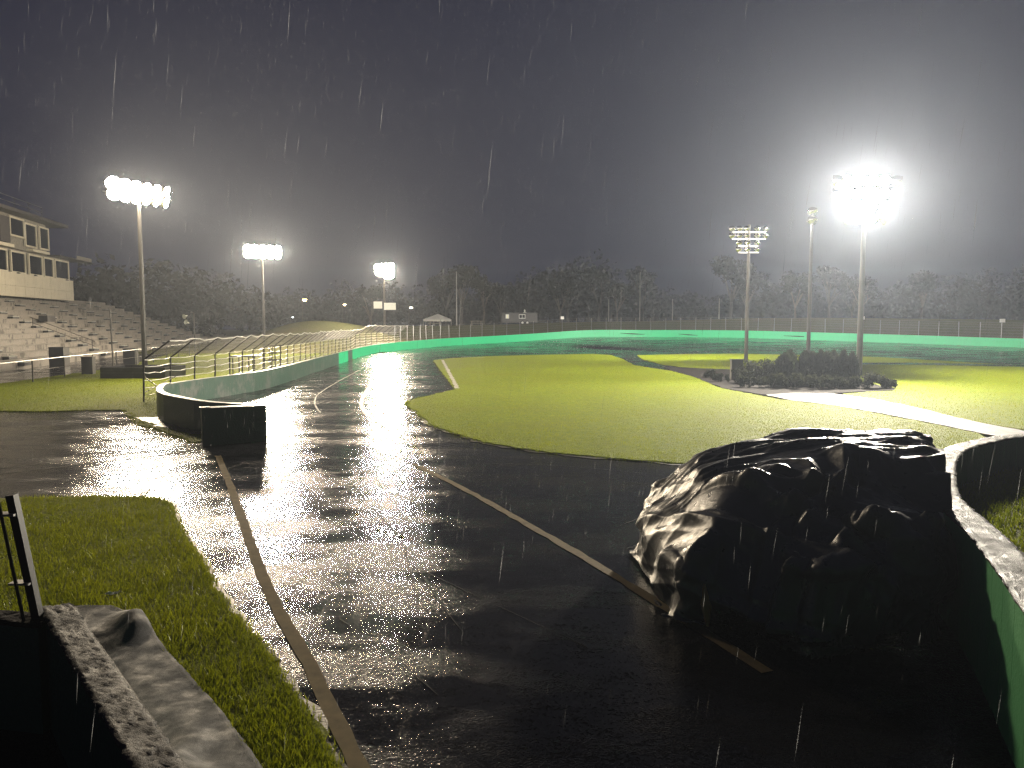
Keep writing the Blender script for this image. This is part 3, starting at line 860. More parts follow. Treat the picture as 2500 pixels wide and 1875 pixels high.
# press box on top of the stand
PB0 = stand_pt(0, 0, 0)
def fac(Y, off=10.0):
    """point on the front face of the press box at ground distance Y."""
    s = (Y - F0.y - BK.y * off) / RD.y
    return F0 + RD * s + BK * off
press = thing('press_box', 'two storey press box with cream cladding and dark windows on top of the grandstand', 'building', tuple(fac(80) + Vector((0, 0, 5.5))))
def fbox(b, Y0, Y1, z0, z1_, off, depth):
    """block on the facade between distances Y0 and Y1; off pushes it forward."""
    a = fac(Y0, 10.0 - off); c = fac(Y1, 10.0 - off)
    m = (a + c) / 2 + BK * depth / 2
    b.box((m.x, m.y, (z0 + z1_) / 2), ((c - a).length / 2, depth / 2, (z1_ - z0) / 2), RD)
    return b
def uY(u): return -32.8 / ((u - 1106) / 1662.0 + 0.19)
fbox(MB(), 48, 86.8, 5.75, 9.95, -0.25, 4.6).build('lower_storey', M['boards'], press)
fbox(MB(), 48, 80.6, 10.0, 13.1, -0.15, 4.4).build('upper_storey', M['boards'], press)
# two courses of cladding panels
edges = list(np.arange(50, 86.9, 2.05)); edges[-1] = 87.0
for z0, z1_ in ((5.5, 6.48), (6.50, 7.72)):
    for a, c in zip(edges, edges[1:]):
        fbox(MB(), a + 0.012, c - 0.012, z0, z1_, 0.06 + 0.006 * RNG.random(), 0.26).build('cladding_panel', M['cream'], press)
def window(Y0, Y1, z0, z1_, off=0.0):
    fr = MB(); w = 0.16
    fbox(fr, Y0 - w, Y0, z0 - w, z1_ + w, off + 0.06, 0.16); fbox(fr, Y1, Y1 + w, z0 - w, z1_ + w, off + 0.06, 0.16)
    fbox(fr, Y0, Y1, z1_, z1_ + w, off + 0.055, 0.15); fbox(fr, Y0, Y1, z0 - w, z0, off + 0.055, 0.15)
    fo = fr.build('window', M['cream'], press)
    fbox(MB(), Y0, Y1, z0, z1_, off - 0.02, 0.04).build('pane', M['glass'], fo)
for u0, u1 in ((-40, -6), (0, 26), (36, 65), (74, 101), (105.6, 124), (129.6, 157)):
    window(uY(u0), uY(u1) - 0.1, 7.85, 9.62, -0.06)
for u0, u1, z0, z1_ in ((-36, -12, 11.1, 12.5), (-6, 6, 11.2, 12.6), (34.4, 62, 11.25, 12.75), (66.4, 88, 10.55, 12.55), (96.8, 114, 10.6, 12.6)):
    window(uY(u0), uY(u1), z0, z1_, 0.05)
fbox(MB(), uY(71), uY(107), 9.98, 10.22, 0.5, 0.6).build('ledge', M['cream'], press)
fbox(MB(), 50, uY(33), 9.98, 10.26, 0.4, 0.6).build('ledge', M['cream'], press)
fbox(MB(), uY(8), uY(29), 10.4, 12.7, 0.25, 0.4).build('dark_panel', M['roof_dark'], press)
fbox(MB(), 46, 83.5, 13.12, 13.42, 1.1, 7.0).build('roof', M['roof_dark'], press)
fbox(MB(), 81.5, 90.5, 10.02, 10.12, 0.9, 5.5).build('lower_roof', M['roof_dark'], press)
fbox(MB(), 86.2, 90.6, 10.05, 10.45, 0.95, 0.12).build('fascia', M['boards'], press)
for z in (14.0, 14.5):
    b = MB(); b.tube([fac(46, 9.4) + Vector((0, 0, z)), fac(78, 9.4) + Vector((0, 0, z))], 0.035, 5); b.build('roof_rail', M['galv'], press)
for Y in np.arange(48, 79, 3.0):
    b = MB(); b.tube([fac(Y, 9.4) + Vector((0, 0, 13.4)), fac(Y, 9.4) + Vector((0, 0, 14.5))], 0.03, 5); b.build('rail_post', M['dark_metal'], press)
for u in (45, 82, 149):
    p = fac(uY(u), 9.9); b = MB(); b.lathe((p.x, p.y, 7.66), [(0, 0.14), (0.12, 0.1), (0.26, 0.0), (0.0, 0.0)], 8); b.build('horn_speaker', M['dark_metal'], press)

# railing on the edge of the concourse
rail = thing('pipe_railing', 'long pipe railing between the lawn and the foot of the grandstand', 'railing', (-24.5, 42, 0))
rl = [Vector((-22.9, 31.0, 0)), Vector((-23.92, 36.93, 0)), Vector((-24.9, 42.64, 0)), Vector((-25.8, 49.0, 0)), Vector((-27.2, 58, 0)), Vector((-29.4, 70, 0)), Vector((-31.5, 82, 0))]
RP = resample(rl, 3.9)
for p in RP:
    b = MB(); b.tube([p, p + Vector((0, 0, 1.12))], 0.035, 6); b.build('post', M['dark_metal'], rail)
for i, (a, c) in enumerate(zip(RP, RP[1:])):
    b = MB(); b.tube([a + Vector((0, 0, 1.13)), c + Vector((0, 0, 1.13))], 0.032, 6); b.build('rail', M['galv'], rail)
    b = MB(); b.tube([a + Vector((0, 0, 0.6)), c + Vector((0, 0, 0.6))], 0.012, 5); b.build('mid_rail', M['dark_metal'], rail)

def bin_box(label, x, y, w, d, hgt, group=None):
    t = thing('rubbish_bin', label, 'bin', (x, y, 0), group)
    b = MB(); b.box((x, y, hgt / 2), (w / 2, d / 2, hgt / 2), RD); b.build('body', M['black_box'], t)
    b = MB(); b.box((x, y, hgt + 0.02), (w / 2 + 0.02, d / 2 + 0.02, 0.02), RD); b.build('lid', M['dark_metal'], t)
bin_box('dark upright bin standing by the pipe railing in front of the grandstand', -24.8, 45.0, 0.55, 0.6, 1.0)
bin_box('dark bin behind the railing beside the floodlight pole', -27.5, 55.5, 0.9, 0.8, 1.15)
bin_box('large dark bin at the foot of the grandstand, nearest the left edge of the photo', -30.6, 52.0, 1.1, 0.9, 1.35)
t = thing('thin_pole', 'thin bare pole standing between the railing and the grandstand', 'pole', (-25.9, 49.9, 0))
b = MB(); b.tube([(-25.9, 49.9, 0), (-25.95, 49.9, 3.85)], 0.05, 6); b.build('shaft', M['pole'], t)
t = thing('speaker_post', 'post carrying two small bright horn speakers beyond the end of the grandstand', 'post', (-31.5, 76, 0))
b = MB(); b.tube([(-31.3, 76, 0), (-31.3, 76, 4.0), (-31.6, 76, 4.05)], 0.05, 6); b.build('shaft', M['dark_metal'], t)
for dx, dz, a in ((-0.75, 3.7, 0.6), (-0.6, 3.05, -0.6)):
    b = MB(); b.lathe((-31.3 + dx, 75.9, dz), [(0.04, -0.2), (0.06, 0), (0.24, 0.25), (0.0, 0.18)], 10, (-0.3, -0.9, -a * 0.4)); b.build('horn_speaker', M['white_paint'], t)

# ------------------------------------------------------------------ catch fence with a leaning top, left of the track
fence = thing('catch_fence', 'tall cable catch fence with a leaning meshed top behind the left track wall', 'fence', (-14, 29.1, 0))
FL = resample(catmull([(-14.0, 29.1, 0), (-13.75, 32, 0), (-13.5, 36.5, 0), (-14.3, 51, 0), (-15.7, 72, 0), (-15.2, 82, 0), (-13.4, 92, 0)], 8), 1.9)
tips = []; kn = []
for i, p in enumerate(FL):
    zb = max(0.0, gz(p.x, p.y)) if p.y > 74 else 0.0
    d = (FL[min(i + 1, len(FL) - 1)] - FL[max(i - 1, 0)]).normalized(); inn = Vector((d.y, -d.x, 0))
    base = Vector((p.x, p.y, zb)); k_ = base + Vector((0, 0, 1.62)) + inn * RNG.normal(0.05, 0.03)
    tip = k_ + inn * 1.05 + Vector((0, 0, 0.78 + RNG.normal(0, 0.03)))
    b = MB(); b.tube([base - Vector((0, 0, 0.1)), k_, k_ + inn * 0.08 + Vector((0, 0, 0.06)), tip], 0.036, 6); b.build('post', M['dark_metal'], fence)
    tips.append(tip); kn.append((base, k_))
def wavy(points, amp, seed):
    r = np.random.default_rng(seed); out = []
    for a, c in zip(points, points[1:]):
        for k in range(5):
            t = k / 5; s = math.sin(math.pi * t)
            out.append(a.lerp(c, t) + Vector((0, 0, -amp * s * (0.6 + 0.8 * r.random()) + r.normal(0, amp * 0.15))))
    out.append(points[-1]); return out
for hh in (0.28, 0.56, 0.84, 1.12, 1.38, 1.62):
    b = MB(); b.tube(wavy([bb.lerp(k_, hh / 1.62) for bb, k_ in kn], 0.05, int(hh * 100)), 0.017, 4); b.build('cable', M['cable'], fence)
b = MB(); b.tube(wavy(tips, 0.07, 5), 0.024, 5); b.build('top_cable', M['cable'], fence)
b = MB()
pts = [(k_, tip) for (bb, k_), tip in zip(kn, tips)]
for (k0, t0), (k1, t1) in zip(pts, pts[1:]):
    n = 9
    for j in range(n + 1):
        f0 = j / n
        b.tube([k0.lerp(t0, f0), k1.lerp(t1, f0)], 0.0045, 3, cap=False)
    m = 11
    for j in range(m):
        f0 = j / m
        b.tube([k0.lerp(k1, f0), t0.lerp(t1, min(1, f0 + 0.2))], 0.0045, 3, cap=False)
        b.tube([k0.lerp(k1, min(1, f0 + 0.2)), t0.lerp(t1, f0)], 0.0045, 3, cap=False)
o = b.build('wire_mesh', M['mesh'], fence); o['kind'] = 'stuff'
b = MB()
b.tube([(-14.0, 29.1, 1.0), (-12.9, 29.4, 0.1)], 0.02, 5); b.tube([(-14.0, 29.1, 0.35), (-13.3, 30.4, 0.9)], 0.015, 5); b.build('brace', M['dark_metal'], fence)
b = MB(); b.lathe((-12.95, 29.3, 0.0), [(0.0, 0.0), (0.16, 0.02), (0.2, 0.12), (0.12, 0.2), (0.0, 0.22)], 9); b.build('anchor_weight', M['dark_metal'], fence)

# scaffold stand by the fence
t = thing('scaffold_stand', 'small dark scaffold stand with a pale table top beside the catch fence', 'scaffold', (-14.9, 44, 0))
for dx in (-0.9, 0.0, 0.9, 1.5):
    for dy in (-0.5, 0.5):
        b = MB(); hgt = 1.15 if dx < 0.5 else 1.75
        b.tube([(-14.9 + dx, 44 + dy, 0), (-14.9 + dx, 44 + dy, hgt)], 0.03, 5); b.build('leg', M['dark_metal'], t)
b = MB(); b.box((-15.2, 44, 1.12), (0.75, 0.6, 0.03)); b.build('deck', M['dark_metal'], t)
b = MB(); b.box((-14.75, 43.7, 1.17), (0.3, 0.35, 0.02)); b.build('table_top', M['white_paint'], t)
for z in (0.9, 1.3, 1.72):
    for yy in (43.5, 44.5):
        b = MB(); b.tube([(-14.1, yy, z), (-13.3, yy, z)], 0.025, 5); b.build('cross_bar', M['dark_metal'], t)
b = MB(); b.box((-13.4, 43.4, 0.12), (0.5, 0.4, 0.1)); t2 = b.build('stone_slab', M['cap']); tag(t2, 'pale low slab lying on the lawn below the scaffold stand', 'slab')

# ------------------------------------------------------------------ fence along the far bend
ff = thing('perimeter_fence', 'tall wire fence on posts running behind the far bright green wall', 'fence', (11, 112.6, 1))
fl = [p for p in WALL_S if p.y > 84 and p.x > -13]
fo_ = resample(offset_line([Vector(p) for p in fl], 0.5), 2.15)
tops = []
for i, p in enumerate(fo_):
    zb = p.z + 0.1
    lean = RNG.normal(0, 0.05)
    b = MB(); b.tube([(p.x, p.y, zb - 0.2), (p.x + lean, p.y, zb + 2.65)], 0.034, 5); b.build('post', M['galv'], ff)
    tops.append((Vector((p.x, p.y, zb)), Vector((p.x + lean, p.y, zb + 2.65))))
for f0 in (0.42, 0.55, 0.68, 0.80, 0.90, 1.0):
    b = MB(); b.tube([a.lerp(c, f0) for a, c in tops], 0.012, 4); b.build('cable', M['mesh'], ff)
b = MB()
for (a0, c0), (a1, c1) in zip(tops, tops[1:]):
    m = 8
    for j in range(m):
        f0 = j / m
        b.tube([a0.lerp(a1, f0) + Vector((0, 0, 0.9)), c0.lerp(c1, min(1, f0 + 0.5))], 0.0022, 3, cap=False)
        b.tube([a0.lerp(a1, min(1, f0 + 0.5)) + Vector((0, 0, 0.9)), c0.lerp(c1, f0)], 0.0022, 3, cap=False)
o = b.build('wire_mesh', M['mesh'], ff); o['kind'] = 'stuff'
for i, lab in ((17, 'small pale box lamp on a fence post, over the middle of the far wall'), (36, 'small pale box lamp on a fence post, behind the unlit floodlight pole'), (43, 'tiny pale box lamp on a fence post, behind the tall conifers')):
    if i < len(tops):
        p = tops[i][1]; t = thing('box_lamp', lab, 'lamp', tuple(p))
        b = MB(); b.box((p.x, p.y - 0.1, p.z + 0.22), (0.22, 0.16, 0.2)); b.build('housing', M['white_paint'], t)
        b = MB(); b.tube([p, p + Vector((0, 0, 0.1))], 0.04, 5); b.build('stem', M['galv'], t)

# ------------------------------------------------------------------ beyond the far bend
def lamp_post(label, x, y, zl, r, strength, color):
    zb = gz(x, y)
    t = thing('street_lamp', label, 'street lamp', (x, y, zb), 'street lamps in the distance')
    b = MB(); b.tube([(x, y, zb), (x, y, zl), (x + 0.5, y - 0.3, zl + 0.25)], [0.09, 0.06, 0.04], 6); b.build('pole', M['dark_metal'], t)
    b = MB(); b.lathe((x + 0.5, y - 0.3, zl + 0.1), [(0.0, 0.16), (r, 0.1), (r, 0.0)], 8); b.build('hood', M['dark_metal'], t)
    b = MB(); b.lathe((x + 0.5, y - 0.3, zl + 0.08), [(0.0, -r * 0.9), (r * 0.7, -r * 0.5), (r * 0.95, 0.0), (0.0, 0.02)], 8); b.build('bulb', emit('street_bulb', color, strength), t)
lamp_post('warm orange street lamp glowing in the dark beyond the mound', -37.95, 140, 7.2, 0.42, 26, (1.0, 0.62, 0.25))
lamp_post('small warm street lamp between the two far left floodlights', -35.06, 160, 6.8, 0.34, 16, (1.0, 0.75, 0.4))
lamp_post('pale street lamp to the right of the third floodlight', -22.0, 165, 6.3, 0.34, 14, (1.0, 0.9, 0.65))
lamp_post('faint white street lamp low in the dark beside the second floodlight pole', -43.0, 150, 4.1, 0.22, 6, (0.9, 0.95, 1.0))

def tent(x, y, w, zt, zp):
    zb = gz(x, y)
    t = thing('canopy_tent', 'white peaked canopy tent on thin legs beyond the far fence', 'tent', (x, y, zb))
    c = [(x - w, y - w * 0.3, zt), (x + w * 0.35, y - w, zt - 0.05), (x + w, y + w * 0.3, zt), (x - w * 0.35, y + w, zt + 0.02)]
    P = (x + 0.1, y, zp)
    for i in range(4):
        a = Vector(c[i]); d = Vector(c[(i + 1) % 4]); b = MB(); n = 6
        vs = [P]; 
        for k in range(n + 1):
            q = a.lerp(d, k / n); q.z -= 0.05 * math.sin(math.pi * k / n) * 0; vs.append(tuple(q))
        for k in range(n + 1):
            q = a.lerp(d, k / n); q.z -= 0.28 + 0.06 * (k % 2); vs.append(tuple(q))
        fs = [(0, 1 + k, 2 + k) for k in range(n)] + [(1 + k, 1 + n + 1 + k, 2 + n + 1 + k, 2 + k) for k in range(n)]
        b.add(vs, fs).build('canopy_panel', M['white_cloth'], t)
        b = MB(); b.tube([(a.x, a.y, zb - 0.1), tuple(a)], 0.05, 5); b.build('leg', M['galv'], t)
tent(-12.1, 125, 2.2, 3.62, 4.5)
def trailer(x, y):
    zb = gz(x, y) + 0.1
    t = thing('parked_trailer', 'dark trailer with two small bright framed windows beyond the far fence', 'trailer', (x, y, zb))
    b = MB(); b.box((x, y, zb + 1.15), (3.1, 1.1, 0.85)); o = b.build('body', M['roof_dark'], t)
    bv = o.modifiers.new('edge', 'BEVEL'); bv.width = 0.08; bv.segments = 2
    for dx, w, lit in ((-2.1, 0.24, True), (0.45, 0.5, False)):
        b = MB(); b.box((x + dx, y - 1.12, zb + 1.35), (w + 0.06, 0.03, 0.36)); f = b.build('window', M['white_paint'], t)
        for s in ((-1, 1) if not lit else (-1,)):
            b = MB(); b.box((x + dx + s * w * 0.5 * (1 if not lit else -0.1), y - 1.16, zb + 1.35), (w * 0.44, 0.015, 0.27)); b.build('pane', emit('lit_pane', (1, 0.93, 0.62), 0.7) if lit else M['glass'], f)
    for dx in (0.5, 1.35):
        b = MB(); b.lathe((x + dx, y - 1.05, zb + 0.28), [(0.12, -0.1), (0.36, -0.1), (0.36, 0.1), (0.14, 0.12), (0.0, 0.1)], 14, (0, -1, 0)); w = b.build('wheel', M['tar'], t)
        b = MB(); b.lathe((x + dx, y - 1.17, zb + 0.28), [(0.0, 0.03), (0.17, 0.02), (0.2, 0.0)], 10, (0, -1, 0)); b.build('hub', M['white_paint'], w)
    b = MB(); b.box((x + 3.6, y, zb + 0.5), (0.6, 0.06, 0.05)); b.build('drawbar', M['dark_metal'], t)
    b = MB(); b.lathe((x + 0.9, y, zb + 2.0), [(0.3, 0), (0.3, 0.06), (0.1, 0.1), (0.14, 0.4), (0.0, 0.6)], 8); b.build('roof_vent', M['white_paint'], t)
trailer(1.3, 134)
def flag_pole(label, x, y, top):
    zb = gz(x, y); t = thing('flag_pole', label, 'flag pole', (x, y, zb), 'bare poles beyond the far fence')
    b = MB(); b.tube([(x, y, zb), (x, y, top)], [0.10, 0.06], 7); b.build('shaft', M['pale_pole'], t)
    b = MB(); b.lathe((x, y, top), [(0.07, 0.0), (0.12, 0.08), (0.0, 0.18)], 8); b.build('finial', M['galv'], t)
flag_pole('tallest bare white pole beyond the middle of the far fence', 24.8, 150, 12.7)
flag_pole('short bare white pole to the left of the tallest pole', 18.76, 150, 7.5)
flag_pole('short bare white pole to the right of the tallest pole', 31.15, 150, 7.5)
flag_pole('thin bare pole beside the white canopy tent', -8.6, 120, 10.8)
flag_pole('faint bare pole near the right part of the far fence', 40.2, 150, 7.6)
# low pieces on the bank: table benches and a white rail
for i, (x, y, lab) in enumerate([(-11.6, 116, 'plain wooden picnic bench on the bank below the white tent'), (-5.5, 119, 'plain wooden picnic bench on the bank right of the white tent')]):
    zb = gz(x, y); t = thing('picnic_bench', lab, 'bench', (x, y, zb), 'picnic benches on the far bank')
    b = MB(); b.box((x, y, zb + 0.72), (0.95, 0.35, 0.035)); b.build('table_top', M['boards'], t)
    for s in (-1, 1):
        b = MB(); b.box((x, y + s * 0.65, zb + 0.42), (0.95, 0.13, 0.03)); b.build('seat', M['boards'], t)
        b = MB(); b.tube([(x + s * 0.7, y - 0.6, zb), (x + s * 0.7, y + 0.25, zb + 0.7)], 0.04, 4); b.tube([(x + s * 0.7, y + 0.6, zb), (x + s * 0.7, y - 0.25, zb + 0.7)], 0.04, 4); b.build('leg', M['boards'], t)
t = thing('board_fence', 'long low pale board rail along the top of the far bank', 'fence', (26, 140, 2.6))
for i in range(11):
    x = 14 + 3.0 * i; y = 141 - 0.2 * i
    b = MB(); b.box((x, y, gz(x, y) + 0.45), (1.48, 0.04, 0.07)); b.build('board', M['boards'], t)
    b = MB(); b.box((x - 1.5, y, gz(x, y) + 0.25), (0.05, 0.05, 0.3)); b.build('post', M['white_paint'], t)
# ------------------------------------------------------------------ trees and shrubs
def leaf_cloud(name, mat, centres, radii, n, size, parent, seed, squash=1.0, up=0.0):
    """n small leaf faces spread through blobs; tone varies from clump to clump."""
    r = np.random.default_rng(seed)
    c = np.asarray(centres, float); rad = np.asarray(radii, float)
    pick = r.choice(len(c), n, p=(rad ** 2) / (rad ** 2).sum())
    d = r.normal(size=(n, 3)); d /= np.linalg.norm(d, axis=1, keepdims=True)
    p = c[pick] + d * (rad[pick] * r.random(n) ** 0.45)[:, None] * np.array([1, 1, squash])
    u = r.normal(size=(n, 3)); u[:, 2] += up; u /= np.linalg.norm(u, axis=1, keepdims=True)
    v = np.cross(u, r.normal(size=(n, 3))); v /= np.linalg.norm(v, axis=1, keepdims=True)
    s = size * (0.6 + 0.8 * r.random(n))[:, None]
    V = np.stack([p - u * s, p + v * s * 0.55, p + u * s, p - v * s * 0.55], 1).reshape(-1, 3)
    F = np.arange(4 * n).reshape(n, 4)
    tone = np.repeat(np.clip(r.random(len(c))[pick] * 0.6 + r.random(n) * 0.4, 0, 1), 4)
    return np_mesh(name, V - np.array(origin_of(parent)), F, mat, parent, attr=tone)

def tree(label, x, y, hgt, spread, seed, lean=0.0, leaves=1400, bark='bark', group='trees beyond the far fence'):
    r = random.Random(seed); zb = gz(x, y)
    t = thing('broadleaf_tree', label, 'tree', (x, y, zb), group)
    b = MB()
    top = Vector((x + lean * hgt * 0.5, y, zb + hgt * 0.55))
    fork = Vector((x + lean * hgt * 0.25, y, zb + hgt * 0.28))
    b.tube([(x, y, zb - 0.2), ((x + fork.x) / 2, y, zb + hgt * 0.15), fork], [hgt * 0.028, hgt * 0.022, hgt * 0.018], 7)
    tipsT = []
    for k in range(6):
        a = 2 * math.pi * k / 6 + r.random()
        e = fork + Vector((math.cos(a) * spread * (0.4 + 0.5 * r.random()), math.sin(a) * spread * 0.6, hgt * (0.25 + 0.35 * r.random())))
        m = fork.lerp(e, 0.5) + Vector((r.uniform(-.3, .3), 0, hgt * 0.05))
        b.tube([fork, m, e], [hgt * 0.013, hgt * 0.008, hgt * 0.003], 5); tipsT.append(e)
        for q in range(2):
            e2 = m + Vector((r.uniform(-1, 1) * spread * 0.5, r.uniform(-1, 1) * spread * 0.4, hgt * r.uniform(0.08, 0.3)))
            b.tube([m, e2], [hgt * 0.006, hgt * 0.002], 4); tipsT.append(e2)
    b.build('trunk', M[bark], t, smooth=True)
    rad = [spread * (0.28 + 0.22 * r.random()) for _ in tipsT]
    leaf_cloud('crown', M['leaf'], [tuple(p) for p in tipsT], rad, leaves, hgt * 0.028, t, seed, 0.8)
    return t
tree('pale forked tree with a bare lower trunk, behind the middle of the far fence', 9.6, 155, 9.8, 3.2, 1, 0.05)
tree('pale twin trunked tree between the two left bare poles', 21.8, 160, 9.5, 3.2, 2, -0.02)
tree('leaning pale tree just right of the pole of dim lamps', 58, 158, 10.5, 3.5, 3, -0.06)
tree('pale tree left of the parked trailer, with two thin trunks', -5.2, 142, 9.5, 3.2, 4, 0.03)
tree('tall thin tree beside the white tent', -9.8, 150, 13, 3.4, 5, 0.02)
tree('dim tree behind the brightest floodlight cluster', 72, 160, 10, 3.8, 6, 0.08)
r_ = random.Random(4)
ORD = ('first', 'second', 'third', 'fourth', 'fifth', 'sixth', 'seventh', 'eighth', 'ninth', 'tenth', 'last')
for i in range(11):
    x = -30 + i * 13.5 + r_.uniform(-5, 5); y = 176 + r_.uniform(0, 34)
    tree('dim dark tree, %s from the left in the row along the distant woods' % ORD[i], x, y, r_.uniform(9, 17), r_.uniform(3.2, 5.5), 100 + i, r_.uniform(-.08, .08), 1500, 'dark_bark', 'dark trees at the edge of the distant woods')
# the far woods: one mass of dark foliage on rising ground
cs = []; rs = []
r_ = np.random.default_rng(9)
for i in range(420):
    a = r_.uniform(-125, 210); yy = 222 + r_.uniform(0, 60)
    hgt = 3 + 14 * r_.random() * (0.55 + 0.45 * math.sin(a * 0.07) * math.sin(a * 0.023 + 1))
    cs.append((a, yy, 2.5 + hgt)); rs.append(3.0 + 2.5 * r_.random())
    cs.append((a, yy, 2.5 + hgt * 0.5)); rs.append(3.5 + 2 * r_.random())
for i in range(70):
    cs.append((r_.uniform(-105, -52), r_.uniform(118, 190), 2.5 + 8 * r_.random())); rs.append(3.5)
def woods():
    n = 90000; r = np.random.default_rng(3); c = np.array(cs); rad = np.array(rs)
    pick = r.integers(0, len(c), n); d = r.normal(size=(n, 3)); d /= np.linalg.norm(d, axis=1, keepdims=True)
    p = c[pick] + d * (rad[pick] * r.random(n) ** 0.4)[:, None]
    u = r.normal(size=(n, 3)); u /= np.linalg.norm(u, axis=1, keepdims=True)
    v = np.cross(u, r.normal(size=(n, 3))); v /= np.linalg.norm(v, axis=1, keepdims=True)
    s = (0.40 + 0.4 * r.random(n))[:, None]
    V = np.stack([p - u * s, p + v * s * .6, p + u * s, p - v * s * .6], 1).reshape(-1, 3)
    V[:, 2] = np.maximum(V[:, 2], 0.5)
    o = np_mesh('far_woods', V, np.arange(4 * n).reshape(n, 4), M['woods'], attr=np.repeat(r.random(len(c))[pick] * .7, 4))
    tag(o, kind='stuff')
woods()

def conifer(label, x, y, hgt, rad, seed, blunt=0.0):
    t = thing('conifer_shrub', label, 'shrub', (x, y, 0.03), 'conifers on the infield')
    b = MB(); b.tube([(x, y, 0), (x, y, hgt * 0.8)], [0.07, 0.02], 6); b.build('trunk', M['bark'], t)
    b = MB(); b.lathe((x, y, 0.08), [(rad * 0.55, 0), (rad * 0.72, hgt * 0.25), (rad * 0.62, hgt * 0.55), (rad * (0.36 + blunt), hgt * 0.80), (0.02, hgt * 0.96)], 10)
    b.build('inner_mass', M['conifer'], t)
    r = np.random.default_rng(seed); n = 1500
    tt = r.random(n) ** 0.85; a = r.random(n) * 2 * math.pi
    prof = np.interp(tt, [0, 0.2, 0.5, 0.8, 1.0], [0.75, 1.0, 0.9, 0.55 + blunt, 0.05]) * rad * (0.82 + 0.25 * r.random(n)) * (1 + 0.1 * np.sin(a * 3 + seed))
    p = np.stack([x + np.cos(a) * prof, y + np.sin(a) * prof, 0.08 + tt * hgt], 1)
    u = np.stack([np.cos(a) * .35, np.sin(a) * .35, np.ones(n)], 1) + r.normal(0, 0.3, (n, 3)); u /= np.linalg.norm(u, axis=1, keepdims=True)
    v = np.cross(u, r.normal(size=(n, 3))); v /= np.linalg.norm(v, axis=1, keepdims=True)
    s = 0.10 * (0.6 + 0.8 * r.random(n))[:, None]
    V = np.stack([p - u * s, p + v * s * .4, p + u * s * 1.2, p - v * s * .4], 1).reshape(-1, 3)
    np_mesh('foliage', V - np.array(origin_of(t)), np.arange(4 * n).reshape(n, 4), M['conifer'], t, attr=np.repeat(r.random(n), 4))
CON = [(12.95, 36.4, 1.36, 0.42, 0.25, 'broad round topped conifer at the left end of the conifer row'),
       (13.30, 36.8, 1.46, 0.40, 0.18, 'second conifer from the left, the tallest round topped one'),
       (13.62, 37.4, 1.34, 0.26, 0.0, 'slim pointed conifer behind the gap left of the thin pole'),
       (13.95, 36.6, 1.42, 0.40, 0.12, 'broad conifer directly left of the pole that rises behind the row'),
       (14.35, 36.7, 1.40, 0.38, 0.12, 'broad conifer directly right of the pole that rises behind the row'),
       (14.65, 36.5, 1.48, 0.26, 0.0, 'slim pointed conifer in the middle right of the row'),
       (15.00, 36.6, 1.40, 0.36, 0.22, 'flat topped conifer right of the middle of the row'),
       (15.38, 36.8, 1.44, 0.36, 0.15, 'rounded conifer third from the right end of the row'),
       (15.70, 36.4, 1.48, 0.27, 0.0, 'pointed conifer second from the right end of the row'),
       (15.98, 36.1, 1.40, 0.30, 0.0, 'pointed conifer at the right end of the row')]
for i, (x, y, hgt, rad, bl, lab) in enumerate(CON):
    conifer(lab, x, y, hgt * 1.08, rad * 1.05, 200 + i, bl)

def round_bush(label, x, y, rad, hgt, seed, n=900, spiky=0.6, group='low bushes on the infield bed'):
    t = thing('low_bush', label, 'bush', (x, y, 0.04), group)
    r = random.Random(seed); b = MB()
    for k in range(7):
        a = r.random() * 6.28; b.tube([(x, y, 0.0), (x + math.cos(a) * rad * .5, y + math.sin(a) * rad * .5, hgt * .8)], [0.02, 0.006], 4)
    b.build('stem', M['bark'], t)
    cs_ = [(x + r.uniform(-.6, .6) * rad, y + r.uniform(-.6, .6) * rad, 0.1 + hgt * r.uniform(.15, .75)) for _ in range(12)]
    leaf_cloud('foliage', M['shrub'], cs_, [hgt * r.uniform(.22, .38) for _ in cs_], n, 0.06, t, seed, 1.0, spiky)
BUSH = [(11.75, 38.4, 0.5, 1.05, 'spiky bush at the foot of the pole of dim lamps'), (12.25, 37.8, 0.5, 1.15, 'spiky bush just right of the pole of dim lamps'), (11.25, 37.6, 0.5, 0.7, 'low bush left of the pole of dim lamps'),
        (12.7, 37.6, 0.4, 1.0, 'wispy bush between the dim lamps and the low grey boxes'), (11.0, 35.6, 0.7, 0.45, 'low dark bush nearest the dark end of the footpath'),
        (11.9, 35.2, 0.8, 0.6, 'wide low bush in front of the conifer row, left end'), (12.9, 34.9, 0.8, 0.65, 'wide low bush in front of the conifer row, middle left'),
        (13.9, 34.8, 0.8, 0.65, 'wide low bush in front of the conifer row, middle right'), (14.8, 34.8, 0.7, 0.6, 'wide low bush in front of the conifer row, right end'),
        (15.45, 35.0, 0.5, 0.55, 'small bush beside the pale marker stone'), (16.2, 34.9, 0.62, 0.8, 'round bush at the foot of the brightest floodlight pole'),
        (16.95, 35.0, 0.40, 0.5, 'small bush right of the brightest floodlight pole'), (17.4, 35.2, 0.3, 0.35, 'last low bush at the right end of the planting bed'),
        (10.6, 39.0, 0.6, 0.35, 'tiny low bush at the left edge of the planting bed'), (10.9, 42.0, 0.7, 0.4, 'flat low bush behind the left edge of the planting bed')]
for i, (x, y, rad, hgt, lab) in enumerate(BUSH): round_bush(lab, x, y, rad, hgt, 300 + i)
